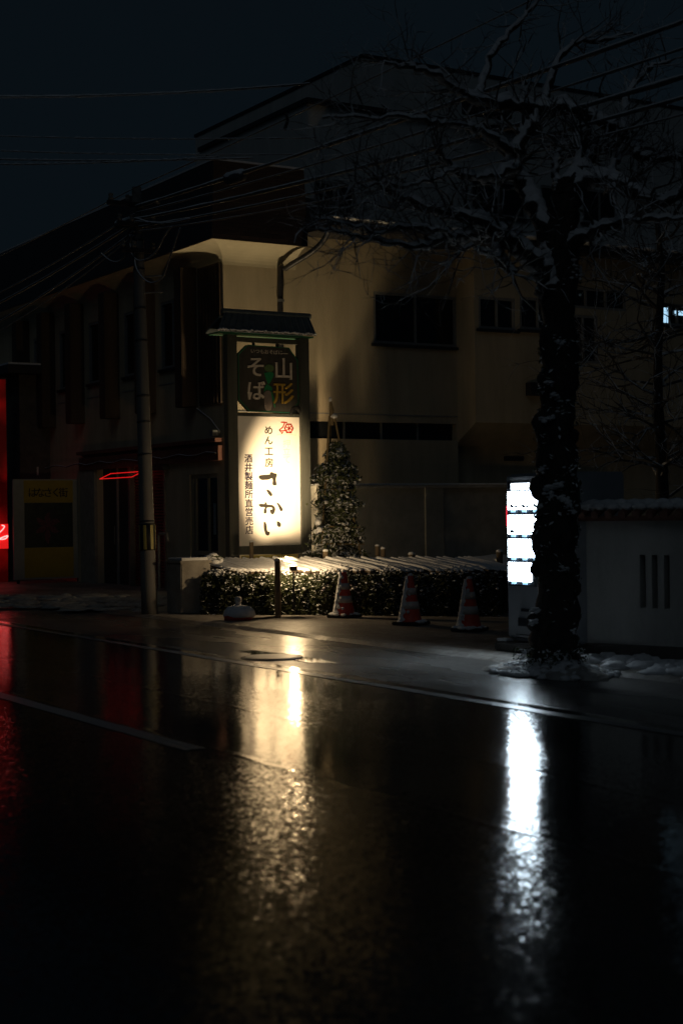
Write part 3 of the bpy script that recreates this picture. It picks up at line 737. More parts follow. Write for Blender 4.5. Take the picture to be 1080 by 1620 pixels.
# ================================================================== floodlights that light the signboard
def aim(o, target):
    d = Vector(target)-o.location; o.rotation_euler = d.to_track_quat('-Z', 'Y').to_euler()
def floodlight(label, loc, target, watts, angle, blend, radius=.06, color=(1.0, .80, .50), spill=0, wide=0, k=1.0, tall=1.0):
    t = thing('floodlight', label, 'floodlight', (loc[0], loc[1], loc[2]-.16), 'garden floodlights')
    d = (Vector(target)-Vector(loc)).normalized(); M = Matrix.Translation(loc) @ d.to_track_quat('Y', 'Z').to_matrix().to_4x4()
    mb = MB(); mb.obox(M @ Matrix.Translation((0, -.09*k, 0)), .09*k, .05*k, .065*k)
    for s_ in (-1, 1):
        mb.obox(M @ Matrix.Translation((s_*.092*k, -.02*k, 0)), .006*k, .045*k, .065*k); mb.obox(M @ Matrix.Translation((0, -.02*k, s_*.067*k)), .09*k, .045*k, .005*k)
    mb.build('housing', 'dark_metal', t)
    MB().obox(M @ Matrix.Translation((0, -.034*k, 0)), .082*k, .003*k, .058*k).build('lamp_glass', 'lamp_glass', t)
    v_ = lambda x, z: Vector(loc)+Vector((x*k, 0, z*k))
    MB().tube([v_(-.11, 0), v_(-.11, -.13), v_(.11, -.13), v_(.11, 0)], .01*k, 6).build('yoke', 'dark_metal', t)
    MB().tube([v_(0, -.13), v_(0, -.13)-Vector((0, 0, max(.1, loc[2]-.2)))], .014, 8).build('stake', 'dark_metal', t)
    ld = bpy.data.lights.new('lamp_beam', 'SPOT'); ld.energy = watts; ld.spot_size = math.radians(angle); ld.spot_blend = blend
    ld.shadow_soft_size = radius; ld.color = color
    lo_ = bpy.data.objects.new('lamp_beam', ld); C.objects.link(lo_); lo_.location = Vector(loc)+d*.02; aim(lo_, target); lo_.scale = (1.0, tall, 1.0)
    lo_.parent = t; lo_.matrix_parent_inverse = t.matrix_world.inverted()
    if spill:                                        # light scattered by the lamp glass in every direction
        ls = bpy.data.lights.new('lamp_spill', 'POINT'); ls.energy = spill; ls.shadow_soft_size = .05; ls.color = color
        so = bpy.data.objects.new('lamp_spill', ls); C.objects.link(so); so.location = Vector(loc)+d*.04+Vector((0, 0, .15*k+.06)); so.parent = t; so.matrix_parent_inverse = t.matrix_world.inverted()
    if wide:                                         # outer beam of the same lamp
        lw_ = bpy.data.lights.new('lamp_outer_beam', 'SPOT'); lw_.energy = wide; lw_.spot_size = math.radians(115); lw_.spot_blend = 1.0; lw_.shadow_soft_size = .22; lw_.color = color
        wo_ = bpy.data.objects.new('lamp_outer_beam', lw_); C.objects.link(wo_); wo_.location = Vector(loc)+d*.02; aim(wo_, target); wo_.parent = t; wo_.matrix_parent_inverse = t.matrix_world.inverted()
    return t
fl = dep(464, 897, 22.85)
floodlight('floodlight aimed up at the white panel from the hedge front', fl, (bx0+(bx1-bx0)*.64, YS, bz0+(bz1-bz0)*.47), 4300, 19.5, 1.0, color=(1.0, .70, .37), spill=34, wide=75, k=.55, tall=1.75)
floodlight('floodlight behind the signboard aimed up at the eaves', (13.9, YS+.75, .9), (13.75, YW-.35, 6.5), 400, 95, 1.0, color=(1.0, .75, .41), spill=26)

# ================================================================== raised bed, hedge, log cover
HL, HR = Vector((10.72, 21.45, 0)), Vector((13.75, 18.05, 0))
hd = (HR-HL).normalized(); hn = Vector((hd.y, -hd.x, 0))        # hn points to the camera side
if hn.dot(Vector((-1, -1, 0))) < 0: hn = -hn
bed = thing('planting_bed', 'raised snow covered planting bed behind the hedge', 'planting bed', (13, 22, 0))
poly = [HL-hn*.45, HR-hn*.45, Vector((19, 21.5, 0)), Vector((19, 25.9, 0)), Vector((14.2, 25.9, 0)), Vector((12.3, 25.2, 0))]
MB().prism([(p.x, p.y, 0.03) for p in poly][::-1], (0, 0, .55)).build('soil', 'dark_concrete', bed)
def snow_bed():
    bm = bmesh.new(); f = bm.faces.new([bm.verts.new((p.x, p.y, .60)) for p in poly])
    for _ in range(1): bmesh.ops.triangulate(bm, faces=bm.faces[:])
    bmesh.ops.subdivide_edges(bm, edges=bm.edges[:], cuts=14, use_grid_fill=True)
    for v in bm.verts:
        v.co.z += .05*math.sin(v.co.x*3.1)*math.sin(v.co.y*2.3)+random.uniform(0, .03)+.02
    me = bpy.data.meshes.new('bed_snow'); bm.to_mesh(me); bm.free(); me.materials.append(MATS['snow'])
    me.polygons.foreach_set('use_smooth', [True]*len(me.polygons))
    o = bpy.data.objects.new('bed_snow', me); C.objects.link(o); o.parent = bed; o.matrix_parent_inverse = bed.matrix_world.inverted()
snow_bed()

def leaf_cloud(mb, sampler, count, size, flat=0.0):
    for _ in range(count):
        p, nrm = sampler()
        s = size*random.uniform(.6, 1.3)
        d = Vector((random.gauss(0, 1), random.gauss(0, 1), random.gauss(0, 1)*(1-flat))).normalized()
        n_ = (nrm*0.8+Vector((random.gauss(0, .6), random.gauss(0, .6), random.gauss(0, .6)))).normalized()
        d = (d-n_*d.dot(n_)); d.normalize(); e = n_.cross(d)
        mb.add([p-d*s, p+e*s*.42+n_*s*.12, p+d*s, p-e*s*.42+n_*s*.12], [(0, 1, 2, 3)])
hlen = (HR-HL).length
hedge = thing('hedge', 'low clipped evergreen hedge dusted with snow behind the traffic cones', 'hedge', (12, 19.7, 0))
MB().prism([(HL+hd*.1-hn*.38)+Vector((0, 0, .03)), (HL+hd*.1+hn*.28)+Vector((0, 0, .03)), (HR-hd*.1+hn*.28)+Vector((0, 0, .03)), (HR-hd*.1-hn*.38)+Vector((0, 0, .03))], (0, 0, .42)).build('core', 'leaf_dark', hedge)
def hedge_pt():
    a = random.uniform(0, hlen); face = random.random(); lump = .05*math.sin(a*7.0)+.04*math.sin(a*17+1)
    if face < .62:
        z = random.uniform(.03, .62); off = .36+lump*(.6)+random.gauss(0, .03)-max(0, z-.45)*.55
        return HL+hd*a+hn*off+Vector((0, 0, z)), (hn*(.9)+Vector((0, 0, .35))).normalized()
    off = random.uniform(-.42, .36); z = .60+lump*.7+random.gauss(0, .02)-max(0, off-.1)*.35
    return HL+hd*a+hn*off+Vector((0, 0, z)), (hn*.25+Vector((0, 0, 1))).normalized()
mb = MB(); leaf_cloud(mb, hedge_pt, 22000, .032); o = mb.build('foliage', 'hedge_leaf', hedge); o['kind'] = 'stuff'
mb = MB()
for i in range(1100):                                     # clots of snow caught on the shoulder of the hedge
    a = random.uniform(0, hlen); k = random.random()**.7; off = .42-.5*k+random.gauss(0, .03); z = .43+.2*min(1, k*1.9)+.05*math.sin(a*7.0)+random.gauss(0, .03)
    p = HL+hd*a+hn*off+Vector((0, 0, z)); mb.blob(p, random.uniform(.010, .028), .6, 6, 4, .4)
o = mb.build('snow_clots', 'snow', hedge, smooth=True); o['kind'] = 'stuff'

cover = thing('log_cover', 'row of thin snow capped logs laid side by side along the hedge top', 'log cover', (12, 20, .6))
nlog = 62
lm = MB().tube([(0, -.58, -.075), (0, .58, .075)], .032, 7).build('log', 'log_slat', cover)
sm = MB(); n = 8; vs = []
for i in range(n+1):
    y = -.585+1.17*i/n; z = y*.13+.012
    for k in range(5):
        a = math.pi*k/4; vs.append((math.cos(a)*.036, y, z+math.sin(a)*(.036+random.uniform(-.006, .008))))
sm.add(vs, [(i*5+k, i*5+k+1, i*5+k+6, i*5+k+5) for i in range(n) for k in range(4)]+[(0, 1, 2, 3, 4)[::-1]]); sm = sm.build('log_snow', 'snow', lm, smooth=True)
def link_copy(o, parent):
    c = o.copy(); C.objects.link(c); c.parent = parent; return c
lm.parent = cover; lm.matrix_parent_inverse = Matrix()
sm.parent = lm; sm.matrix_parent_inverse = Matrix()
for k in range(nlog):
    a = hlen*(k+.5)/nlog; p = HL+hd*a-hn*.16+Vector((0, .18, .74))-Vector((12, 20, .6))
    o = lm if k == 0 else link_copy(lm, cover)
    o.matrix_parent_inverse = Matrix()
    o.location = p+Vector((0, random.uniform(-.03, .03), random.uniform(-.012, .012))); o.rotation_euler = (random.uniform(-.02, .02), 0, random.uniform(-.05, .05)+.1)
    if k:
        s_ = link_copy(sm, o); s_.matrix_parent_inverse = Matrix()
# snow-laden shrub at the street end of the hedge
def shrub(name, label, base, h, r, count, leafm='leaf_snowy', size=.05, group=None):
    t = thing(name, label, 'shrub', base, group)
    mb = MB()
    for _ in range(9):
        a = random.uniform(0, 6.28); q = Vector(base)
        mb.tube([q, q+Vector((math.cos(a)*r*.4, math.sin(a)*r*.4, h*.5)), q+Vector((math.cos(a)*r*.8, math.sin(a)*r*.8, h*.85))], [.018, .012, .005], 5)
    mb.build('stems', 'bark', t)
    def pt():
        a = random.uniform(0, 6.28); z = random.random(); rr = r*(.45+.65*math.sin(math.pi*min(1, .15+z*.85)))*math.sqrt(random.uniform(.45, 1))*random.uniform(.85, 1.2)
        v = Vector((math.cos(a)*rr, math.sin(a)*rr, z*h)); return Vector(base)+v, Vector((math.cos(a), math.sin(a), .6+z)).normalized()
    mb = MB(); leaf_cloud(mb, pt, count, size); o = mb.build('foliage', leafm, t); o['kind'] = 'stuff'
    return t
t = shrub('shrub', 'dark bushy shrub with snow on its crown beside the concrete gatepost', (10.95, 21.85, .03), .84, .30, 2600)
mb = MB()
for i in range(60):
    a = random.uniform(0, 6.28); rr = random.uniform(0, .3); mb.blob((10.95+math.cos(a)*rr, 21.85+math.sin(a)*rr, .88-rr*.5+random.uniform(-.06, .04)), random.uniform(.04, .09), .5, 7, 4, .25)
o = mb.build('snow_cap', 'snow', t, smooth=True); o['kind'] = 'stuff'

# concrete gatepost block
gA, gB = ground(287, 972), ground(324, 975)
t = thing('gatepost', 'squat square concrete gatepost with snow on top at the hedge end', 'gatepost', (10.45, 21.75, 0))
MB().box(10.22, 10.72, 21.42, 21.95, .03, .80).build('block', 'concrete', t, bevel=.015)
MB().box(10.2, 10.74, 21.40, 21.97, .801, .84).build('cap', 'concrete', t, bevel=.01)
MB().box(10.23, 10.71, 21.43, 21.94, .842, .885).build('snow_cap', 'snow', t, bevel=.02)

# stakes in and before the bed
def stake(name, label, base, h, r, m='wood_post', group=None, cap=True):
    t = thing(name, label, 'post', base, group)
    MB().lathe([(r, 0), (r*1.02, h*.5), (r*.97, h-.01), (r*.85, h)], base, 10, .03).build('shaft', m, t, smooth=False)
    if cap: MB().blob((base[0], base[1], base[2]+h+.005), r*1.15, .55, 9, 5, .1).build('snow_cap', 'snow', t, smooth=True)
    return t
pq = ground(440, 981); stake('bollard', 'tall rusty steel post standing before the hedge below the panel', (pq.x, pq.y, .03), .83, .045, 'wood_post')
for px, py, t_, h, r, lab in ((398, 893, 25.6, .40, .036, 'thin iron stake rising in front of the panel corner'), (515, 893, 24.3, .24, .045, 'short round wooden stake left of the staked conifer foot'),
                          (651, 893, 24.0, .19, .05, 'short wooden stake in the snowy bed above the middle cone'), (606, 893, 24.8, .28, .04, 'dim wooden stake in the bed right of the conifer'), (597, 893, 25.2, .33, .035, 'thinnest dim stake nearest the conifer on its right'),
                          (790, 890, 24.2, .2, .05, 'dim wooden stake at the far right end of the bed')):
    q = dep(px, py, t_); stake('wooden_stake', lab, (q.x, q.y, q.z-.03), h, r, 'wood_post', 'stakes in the bed')

# snow covered weight with a knob, and the rope to the post
q = ground(377, 985)
t = thing('ground_weight', 'rounded weight with a knob on top, covered in snow beside the hedge', 'weight', (q.x, q.y, .03))
MB().lathe([(.19, 0), (.215, .06), (.20, .13), (.15, .18), (.06, .20)], (q.x, q.y, .032), 18, .03).build('body', 'cone_red', t, smooth=True)
MB().lathe([(.045, .19), (.035, .23), (.05, .27), (.05, .32), (.03, .335)], (q.x, q.y, .032), 12, .04).build('knob', 'cone_white', t, smooth=True)
MB().lathe([(.205, .045), (.228, .07), (.215, .14), (.16, .195), (.055, .215)], (q.x+.012, q.y-.01, .032), 18, .035).build('snow_cap', 'snow', t, smooth=True)
rp = [Vector((q.x+.2, q.y, .05)), Vector((q.x+.45, q.y+.02, .042)), Vector((pq.x-.3, pq.y-.08, .045)), Vector((pq.x, pq.y-.06, .06))]
tag(MB().tube(catmull(rp, 5), .014, 6).build('rope', 'wood_post'), 'thin rope lying on the ground between the snowy weight and the post', 'rope')

# ================================================================== traffic cones
def cone(q, label, rot):
    t = thing('traffic_cone', label, 'traffic cone', (q.x, q.y, .035), 'traffic cones across the car park entrance')
    b_ = MB(); M = Matrix.Translation((q.x, q.y, .06)) @ Matrix.Rotation(rot, 4, 'Z'); b_.obox(M, .19, .19, .022); b_.build('base', 'rubber', t, bevel=.01)
    R0, R1, H_ = .145, .033, .62
    rad = lambda z: R0+(R1-R0)*z/H_
    MB().lathe([(rad(0)+.02, 0), (rad(.02), .02)]+[(rad(z), z) for z in (.1, .2, .3, .4, .5, .6)]+[(R1*.8, H_)], (q.x, q.y, .08), 20).build('body', 'cone_red', t, smooth=True)
    for z0, z1 in ((.17, .27), (.36, .45)):
        MB().lathe([(rad(z0)+.004, z0), (rad(z1)+.004, z1)], (q.x, q.y, .08), 20).build('band', 'cone_white', t, smooth=True)
    # driven snow on the side turned to the left, lumpy rim, and on the base
    mb = MB(); nz, na = 22, 18; idx = {}
    for i in range(nz+1):
        for k in range(na+1):
            z = .01+.6*i/nz; a = math.radians(158)+math.radians(70)*(k/na-.5)*(1+.35*math.sin(i*1.7))
            e = 1-abs(k/na-.5)*2; rr = rad(z)+.003+.024*min(1, e*2.2)+random.uniform(-.006, .006)
            idx[i, k] = len(mb.v); mb.v.append((q.x+rr*math.cos(a), q.y+rr*math.sin(a), .08+z))
    for i in range(nz):
        for k in range(na): mb.f.append((idx[i, k], idx[i, k+1], idx[i+1, k+1], idx[i+1, k]))
    o = mb.build('driven_snow', 'snow', t, smooth=True)
    mb = MB()
    for i in range(26):
        a = random.uniform(0, 6.28); rr = random.uniform(.13, .2); mb.blob((q.x+math.cos(a)*rr, q.y+math.sin(a)*rr, .085), random.uniform(.025, .06), .45, 7, 4, .25)
    for i in range(22):
        a = random.gauss(2.9, .5); z = random.uniform(.05, .55); rr = rad(z)+.005; mb.blob((q.x+math.cos(a)*rr, q.y+math.sin(a)*rr, .08+z), random.uniform(.012, .03), .9, 6, 4, .25)
    mb.blob((q.x, q.y, .08+H_), .04, .6, 8, 4, .15)
    o = mb.build('snow_clumps', 'snow', t, smooth=True); o['kind'] = 'stuff'
cone(ground(545, 981), 'brightest red traffic cone, nearest the lit signboard', .5)
cone(ground(650, 993), 'middle traffic cone of the three, half plastered with snow', .42)
cone(ground(743, 1003), 'darkest traffic cone, farthest right towards the vending machine', .6)

# ================================================================== staked conifer, garden wall, gate
cb = dep(534, 892, 25.6); cb.z = .62
con = thing('conifer', 'small staked conifer with snow-flecked foliage right of the signboard', 'tree', cb)
chh = 2.05
MB().tube([cb, cb+Vector((.02, 0, 1)), cb+Vector((-.05, .02, 1.95)), cb+Vector((-.06, 0, 2.1))], [.05, .04, .015, .01], 8).build('trunk', 'bark', con)
tiers = [(.15, .50), (.42, .45), (.62, .36), (.95, .38), (1.2, .34), (1.42, .38), (1.66, .30), (1.9, .21), (2.06, .10)]
def con_pt():
    z = random.betavariate(1.1, 1.05)*2.06
    for i in range(len(tiers)-1):
        if tiers[i][0] <= z <= tiers[i+1][0]:
            f_ = (z-tiers[i][0])/(tiers[i+1][0]-tiers[i][0]); r = tiers[i][1]*(1-f_)+tiers[i+1][1]*f_; break
    else: r = .44
    r *= .92+.16*math.sin(z*13)+.1*math.sin(z*31)
    a = random.uniform(0, 6.28); rr = r*math.sqrt(random.uniform(.2, 1))*random.uniform(.8, 1.18)
    return cb+Vector((math.cos(a)*rr, math.sin(a)*rr, z)), Vector((math.cos(a), math.sin(a), .5)).normalized()
mb = MB(); leaf_cloud(mb, con_pt, 8500, .042); o = mb.build('crown', 'leaf_snowy', con); o['kind'] = 'stuff'
mb = MB()
for i in range(260):
    p, nn = con_pt(); mb.blob(p, random.uniform(.012, .035), .6, 6, 4, .25)
o = mb.build('snow_flecks', 'snow', con); o['kind'] = 'stuff'
apex = cb+Vector((-.08, 0, 2.5))
for dx, dy in ((.30, -.3), (-.42, -.15), (.1, .45)):
    MB().tube([cb+Vector((dx, dy, 0)), apex+Vector((dx*.12, dy*.12, 0))], .017, 6).build('support_pole', 'bamboo', con)
for z, w_ in ((.42, .40), (.70, .33), (1.3, .25)):
    MB().tube([cb+Vector((-w_*.95, -.32+z*.08, z)), cb+Vector((w_*.72, -.40+z*.1, z-.02))], .012, 6).build('crossbar', 'bamboo', con)
MB().tube([apex-Vector((0, 0, .15)), apex+Vector((.0, 0, .10)), apex+Vector((-.02, 0, .28))], [.035, .045, .012], 7, .1).build('straw_tuft', 'bamboo', con)
MB().blob(apex+Vector((.03, -.02, .0)), .06, .8, 8, 5, .2).build('tuft_snow', 'snow', con, smooth=True); MB().blob(apex+Vector((-.02, 0, .27)), .03, 1.5, 7, 5, .2).build('tuft_snow', 'snow', con, smooth=True)
# white flowered camellia stems at its left foot
q = dep(507, 890, 25.2); q.z = .62
fl_t = thing('camellia', 'small shrub with white snow-laden blooms between signboard and conifer', 'shrub', q)
mb = MB(); tips = []
for i in range(9):
    a = random.uniform(0, 6.28); e = q+Vector((math.cos(a)*.2, math.sin(a)*.15, random.uniform(.2, .62))); mb.tube([q, (q+e)/2+Vector((0, 0, .08)), e], [.012, .009, .005], 5); tips.append(e)
mb.build('stems', 'bark', fl_t)
mb = MB(); leaf_cloud(mb, lambda: (random.choice(tips)+Vector((random.gauss(0, .06), random.gauss(0, .06), random.gauss(0, .09))), Vector((0, -1, .5)).normalized()), 260, .045); o = mb.build('foliage', 'leaf_snowy', fl_t); o['kind'] = 'stuff'
for px, py, r in ((503, 826, .06), (505, 838, .055), (500, 841, .045)):
    e = dep(px, py, 24.7); MB().blob(e, r, .85, 9, 6, .18).build('bloom', 'snow', fl_t, smooth=True)

YG = 24.9
gx0, gx1 = onY(499, 800, YG).x, onY(860, 800, YG).x; gz = onY(600, 772, YG).z
gw = thing('block_wall', 'grey rendered garden wall with snow-topped coping behind the conifer', 'wall', (gx0, YG, .6))
MB().box(gx0, gx0+.13, YG-.08, YG+.16, .5, gz).build('end_post', 'concrete', gw)
MB().box(gx0+.131, gx1, YG, YG+.12, .5, gz).build('wall_face', 'block_wall', gw)
px_ = onY(686, 800, YG).x; MB().box(px_-.22, px_+.2, YG-.05, YG-.001, .5, gz).build('pilaster', 'block_wall', gw)
MB().box(gx0-.03, gx1, YG-.10, YG+.18, gz+.001, gz+.05).build('coping', 'concrete', gw)
MB().box(gx0-.02, gx1, YG-.09, YG+.17, gz+.051, gz+.085).build('coping_snow', 'snow', gw, bevel=.014)
gt = thing('wooden_gate', 'dark brown wooden gate half hidden between signboard and conifer', 'gate', (gx0-.3, YG+.4, .6))
for k in range(4):
    x = gx0-.42+k*.1; MB().box(x, x+.085, YG+.3, YG+.34, .6, 2.0).build('board', 'gate_wood', gt)
MB().box(gx0-.5, gx0-.43, YG+.27, YG+.37, .6, 2.12).build('gate_post', 'gate_wood', gt); MB().box(gx0-.02, gx0+.06, YG+.27, YG+.37, .6, 2.12).build('gate_post', 'gate_wood', gt)
for z in (1.0, 1.75): MB().box(gx0-.42, gx0-.03, YG+.27, YG+.299, z, z+.07).build('rail', 'gate_wood', gt)

# ================================================================== utility pole, cables
PX, PY = 9.9, 21.87
pole = thing('utility_pole', 'leaning concrete utility pole with striped hazard band at the roadside', 'utility pole', (PX, PY, 0))
pt = onX(216, 296, PX); lean = Vector((pt.x-PX, pt.y-PY, 0))/pt.z
P = lambda z: Vector((PX, PY, 0))+lean*z+Vector((0, 0, z))
ztopP = pt.z
MB().tube([P(ztopP*i/14) for i in range(15)], [0.124-.05*i/14 for i in range(15)], 20).build('shaft', 'pole_concrete', pole, smooth=True)
MB().tube([P(1.0), P(1.41)], [.127, .124], 20).build('hazard_band', 'hazard_black', pole, smooth=True)
for k in range(7):
    a = 2*math.pi*k/7+.2; mbs = MB(); vs = []
    for z in (1.02, 1.39):
        for q_ in range(5):
            b_ = a+.40*(q_/4); vs.append(P(z)+Vector((math.cos(b_)*.1295, math.sin(b_)*.1295, 0)))
    mbs.add(vs, [(i, i+1, i+6, i+5) for i in range(4)]); mbs.build('hazard_stripe', 'hazard_yellow', pole, smooth=True)
for z in (1.43, 2.45, 2.95, 3.35, 4.2, 4.7, 5.3, 5.75, 6.05):
    MB().tube([P(z), P(z+.03)], [0.124-.05*z/ztopP+.006]*2, 18).build('steel_band', 'dark_metal', pole, smooth=True)
for z, L in ((6.25, .55), (5.95, .4), (5.55, .35)):
    MB().box(P(z).x-L, P(z).x+L*.8, P(z).y-.17, P(z).y-.11, z, z+.07).build('crossarm', 'dark_metal', pole)
    for s_ in (-.9, -.4, .5): MB().lathe([(.03, .07), (.045, .1), (.03, .13), (.04, .16), (.02, .18)], (P(z).x+L*s_, P(z).y-.14, z), 8).build('insulator', 'pole_concrete', pole)
for z in (4.95, 5.2): MB().tube([P(z)+Vector((.05, -.05, 0)), P(z)+Vector((.33, -.17, .02))], .012, 6).build('step_bolt', 'grey_metal', pole)
def loop(z, pts, r=.012):
    MB().tube(catmull([onX(a, b_, PX-.12) for a, b_ in pts], 5), r, 6).build('slack_cable', 'cable_rimed', pole, smooth=True)
loop(0, [(205, 370), (208, 400), (222, 412), (245, 400), (262, 370), (272, 358)])
loop(0, [(212, 395), (216, 425), (235, 446), (256, 440), (266, 415), (285, 360)])
loop(0, [(160, 400), (175, 412), (190, 412), (203, 395), (208, 370)])
loop(0, [(203, 372), (212, 352), (225, 350), (240, 352), (262, 354)], .02)
loop(0, [(196, 352), (214, 345), (236, 351), (270, 352), (300, 346)], .02)
for px, py, L, r in ((198, 352, .35, .075), (372, 279, .5, .085)):
    a = onX(px-14, py+4, PX-.1); b_ = onX(px+14, py-4, PX-.1)
    cl = MB().tube([a, a+(b_-a)*.12, a+(b_-a)*.88, b_], [r*.45, r, r, r*.45], 10).build('splice_closure', 'cable_rimed', pole, smooth=True)

def cable(label, A, Bp, sag, r, material='cable_rimed', group='overhead cables', n=48, ext=1.0, lump=0.0):
    A, Bp = Vector(A), Vector(Bp)
    d = Bp-A; Bq = A+d*ext; pts = []
    for i in range(n+1):
        f_ = i/n; p = A+(Bq-A)*f_; p.z -= sag*4*f_*(1-f_)
        pts.append(p)
    o = MB().tube(pts, [r*(1+random.uniform(-lump, lump)) for _ in pts], 7).build('overhead_cable', material, None, smooth=True)
    return tag(o, label, 'cable', group)
def run(label, p0, p1, r, sag=.15, X0=PX-.1, X1=PX-.1, ext=1.8, lump=.25):
    return cable(label, onX(p0[0], p0[1], X0), onX(p1[0], p1[1], X1), sag, r*.62, ext=ext, lump=lump)
run('topmost thin cable rising from the pole head to the upper edge', (212, 297), (800, 4), .018, .10)
run('thick cable bundle rising from the pole to the upper right corner', (216, 326), (1080, 12), .045, .12)
run('cable rising just under the thick bundle towards the upper right', (216, 336), (1080, 40), .022, .2)
run('thick sagging cable running under the bundle behind the branches', (216, 346), (1080, 76), .045, .25)
run('lowest thick cable rising from the pole across the tiled fascia', (220, 358), (1080, 100), .03, .3)
run('lowest thin cable just under the thick one across the fascia', (220, 365), (1080, 118), .018, .35)
run('highest cable leaving the pole to the left along the roof', (212, 297), (0, 400), .016, .05)
run('second cable leaving the pole to the left under the roofline', (212, 338), (0, 452), .02, .12)
run('thick cable leaving the pole to the left past the fascia', (212, 352), (0, 468), .035, .12)
run('thick lower cable leaving the pole to the left over the fins', (212, 366), (0, 494), .03, .16)
run('lowest thin cable leaving the pole to the left over the fins', (212, 372), (0, 504), .014, .22)
a = onX(490, 131, PX-.1)
cable('single snow-lined cable crossing the open sky at the upper left', a, dep(-60, 152, 17), .05, .017, lump=.2)
for k, (p0, p1, r) in enumerate((((500, 217), (-40, 213), .009), ((400, 249), (-40, 250), .012), ((345, 247), (-40, 259), .012), ((470, 243), (-40, 236), .008))):
    cable(('uppermost faint thin cable of the four crossing the sky left', 'second lowest frosted cable of the four crossing the sky left', 'lowest frosted cable of the four crossing the sky left', 'second highest thin cable of the four crossing the sky left')[k],
          dep(*p0, 20), dep(*p1, 20), .03, r, lump=.5, n=90)
MB_ = MB().tube([dep(452, 178, 19), dep(455, 190, 19), dep(450, 205, 19)], .02, 6)
tag(MB_.build('cable_tail', 'cable'), 'short cable tail hanging from the top cable over the roof', 'cable', 'overhead cables')

# ================================================================== yellow banner board, red signs, neighbour on the left
bl, br_ = ground(21, 927), ground(130, 925)
YBn = 33.75
x0, x1 = onY(21, 850, YBn).x, onY(130, 850, YBn).x; z1 = onY(75, 758, YBn).z
bn = thing('banner_board', 'yellow banner board with a flower photo standing by the street wall', 'banner', ((x0+x1)/2, YBn, 0))
fc = MB().box(x0, x1, YBn-.03, YBn+.03, .12, z1).build('board', 'banner_white', bn)
xa0, xa1 = x0+(x1-x0)*.15, x0+(x1-x0)*.86
za = z1-(z1-.12)*.235; zb_ = z1-(z1-.12)*.685
B('top_field', 'banner_yellow', fc, xa0, xa1, YBn-.036, YBn-.031, za, z1-.03); B('lower_field', 'banner_yellow', fc, xa0, xa1, YBn-.036, YBn-.031, .16, zb_)
B('photo', 'banner_photo', fc, xa0+.01, xa1-.01, YBn-.038, YBn-.031, zb_+.004, za-.004)
fcx, fcz = (xa0+xa1)/2-.03, (za+zb_)/2-.02; mb = MB()
for k in range(6):
    a = 2*math.pi*k/6+.5; L = .32 if k != 4 else .42
    d = Vector((math.cos(a), 0, math.sin(a))); n_ = Vector((-d.z, 0, d.x)); c0 = Vector((fcx, YBn-.0385-.0008*k, fcz))
    mb.prism([c0, c0+d*L*.25+n_*.05, c0+d*L*.55+n_*.075, c0+d*L*.85+n_*.035, c0+d*L+n_*.03*(k-3), c0+d*L*.8-n_*.05, c0+d*L*.45-n_*.07, c0+d*L*.2-n_*.03], (0, .0004, 0))
mb.build('flower', 'flower_pink', fc)
lettering([(c, xa0+(xa1-xa0)*(.18+.155*k), z1-(z1-.12)*.135, .23) for k, c in enumerate('はなさく街')], YBn-.037, 'lettering', 'black_ink', fc, .004, bold=.02)
for x in (x0+.1, x1-.1): MB().box(x-.03, x+.03, YBn-.02, YBn+.02, 0.0, .119).build('foot', 'dark_metal', bn)

nbx = 12.75
nb_ = thing('neighbour_building', 'dark low building at the left edge behind the red sign', 'building', (nbx, 36, 0))
B('wall', 'dark_concrete', nb_, nbx, nbx+6, 35.4, 52, 0, onX(40, 590, nbx).z)
B('roof', 'roof_dark', nb_, nbx-.4, nbx+6, 35.0, 52.4, onX(40, 590, nbx).z+.002, onX(40, 590, nbx).z+.2)
B('roof_snow', 'snow', nb_, nbx-.38, nbx+5.9, 35.05, 52.3, onX(40, 590, nbx).z+.202, onX(40, 590, nbx).z+.25)
B('door', 'dark_metal', nb_, nbx-.03, nbx-.002, 36.2, 37.4, 0.02, 2.1)
YR = 34.9
rx1_, rx0_ = onY(11, 760, YR).x, onY(-30, 760, YR).x
rs = thing('red_sign', 'tall red lit sign at the left edge of the street', 'sign', (rx0_, YR, 0))
rz1, rz0 = onY(5, 600, YR).z, onY(5, 930, YR).z
B('lit_face', 'red_sign_face', rs, rx0_, rx1_, YR, YR+.05, rz0, rz1)
B('casing', 'dark_metal', rs, rx0_-.04, rx1_+.04, YR+.051, YR+.35, 0, rz1+.05)
ng = thing('neon_sign', 'small bright red neon box with pale strokes at the left edge', 'sign', (rx0_, YR-.3, 1.0))
nx1, nx0 = onY(13, 845, YR-.3).x, onY(-40, 845, YR-.3).x; nz1, nz0 = onY(5, 829, YR-.3).z, onY(5, 868, YR-.3).z
B('face', 'neon_red', ng, nx0, nx1, YR-.30, YR-.24, nz0, nz1)
B('bracket', 'dark_metal', ng, nx0, nx0+.1, YR-.239, YR-.001, nz0+.1, nz0+.2)
mb = MB(); nw = nx1-nx0
mb.tube(catmull([(nx0+nw*f_, YR-.325, nz0+(nz1-nz0)*g_) for f_, g_ in ((.3, .8), (.6, .6), (.78, .72), (.88, .9), (.8, .95))], 4), .014, 6)
mb.tube(catmull([(nx0+nw*f_, YR-.325, nz0+(nz1-nz0)*g_) for f_, g_ in ((.5, .3), (.8, .45), (.97, .52), (.9, .4), (.72, .38))], 4), .016, 6)
mb.build('tube_lettering', 'neon_hot', ng)
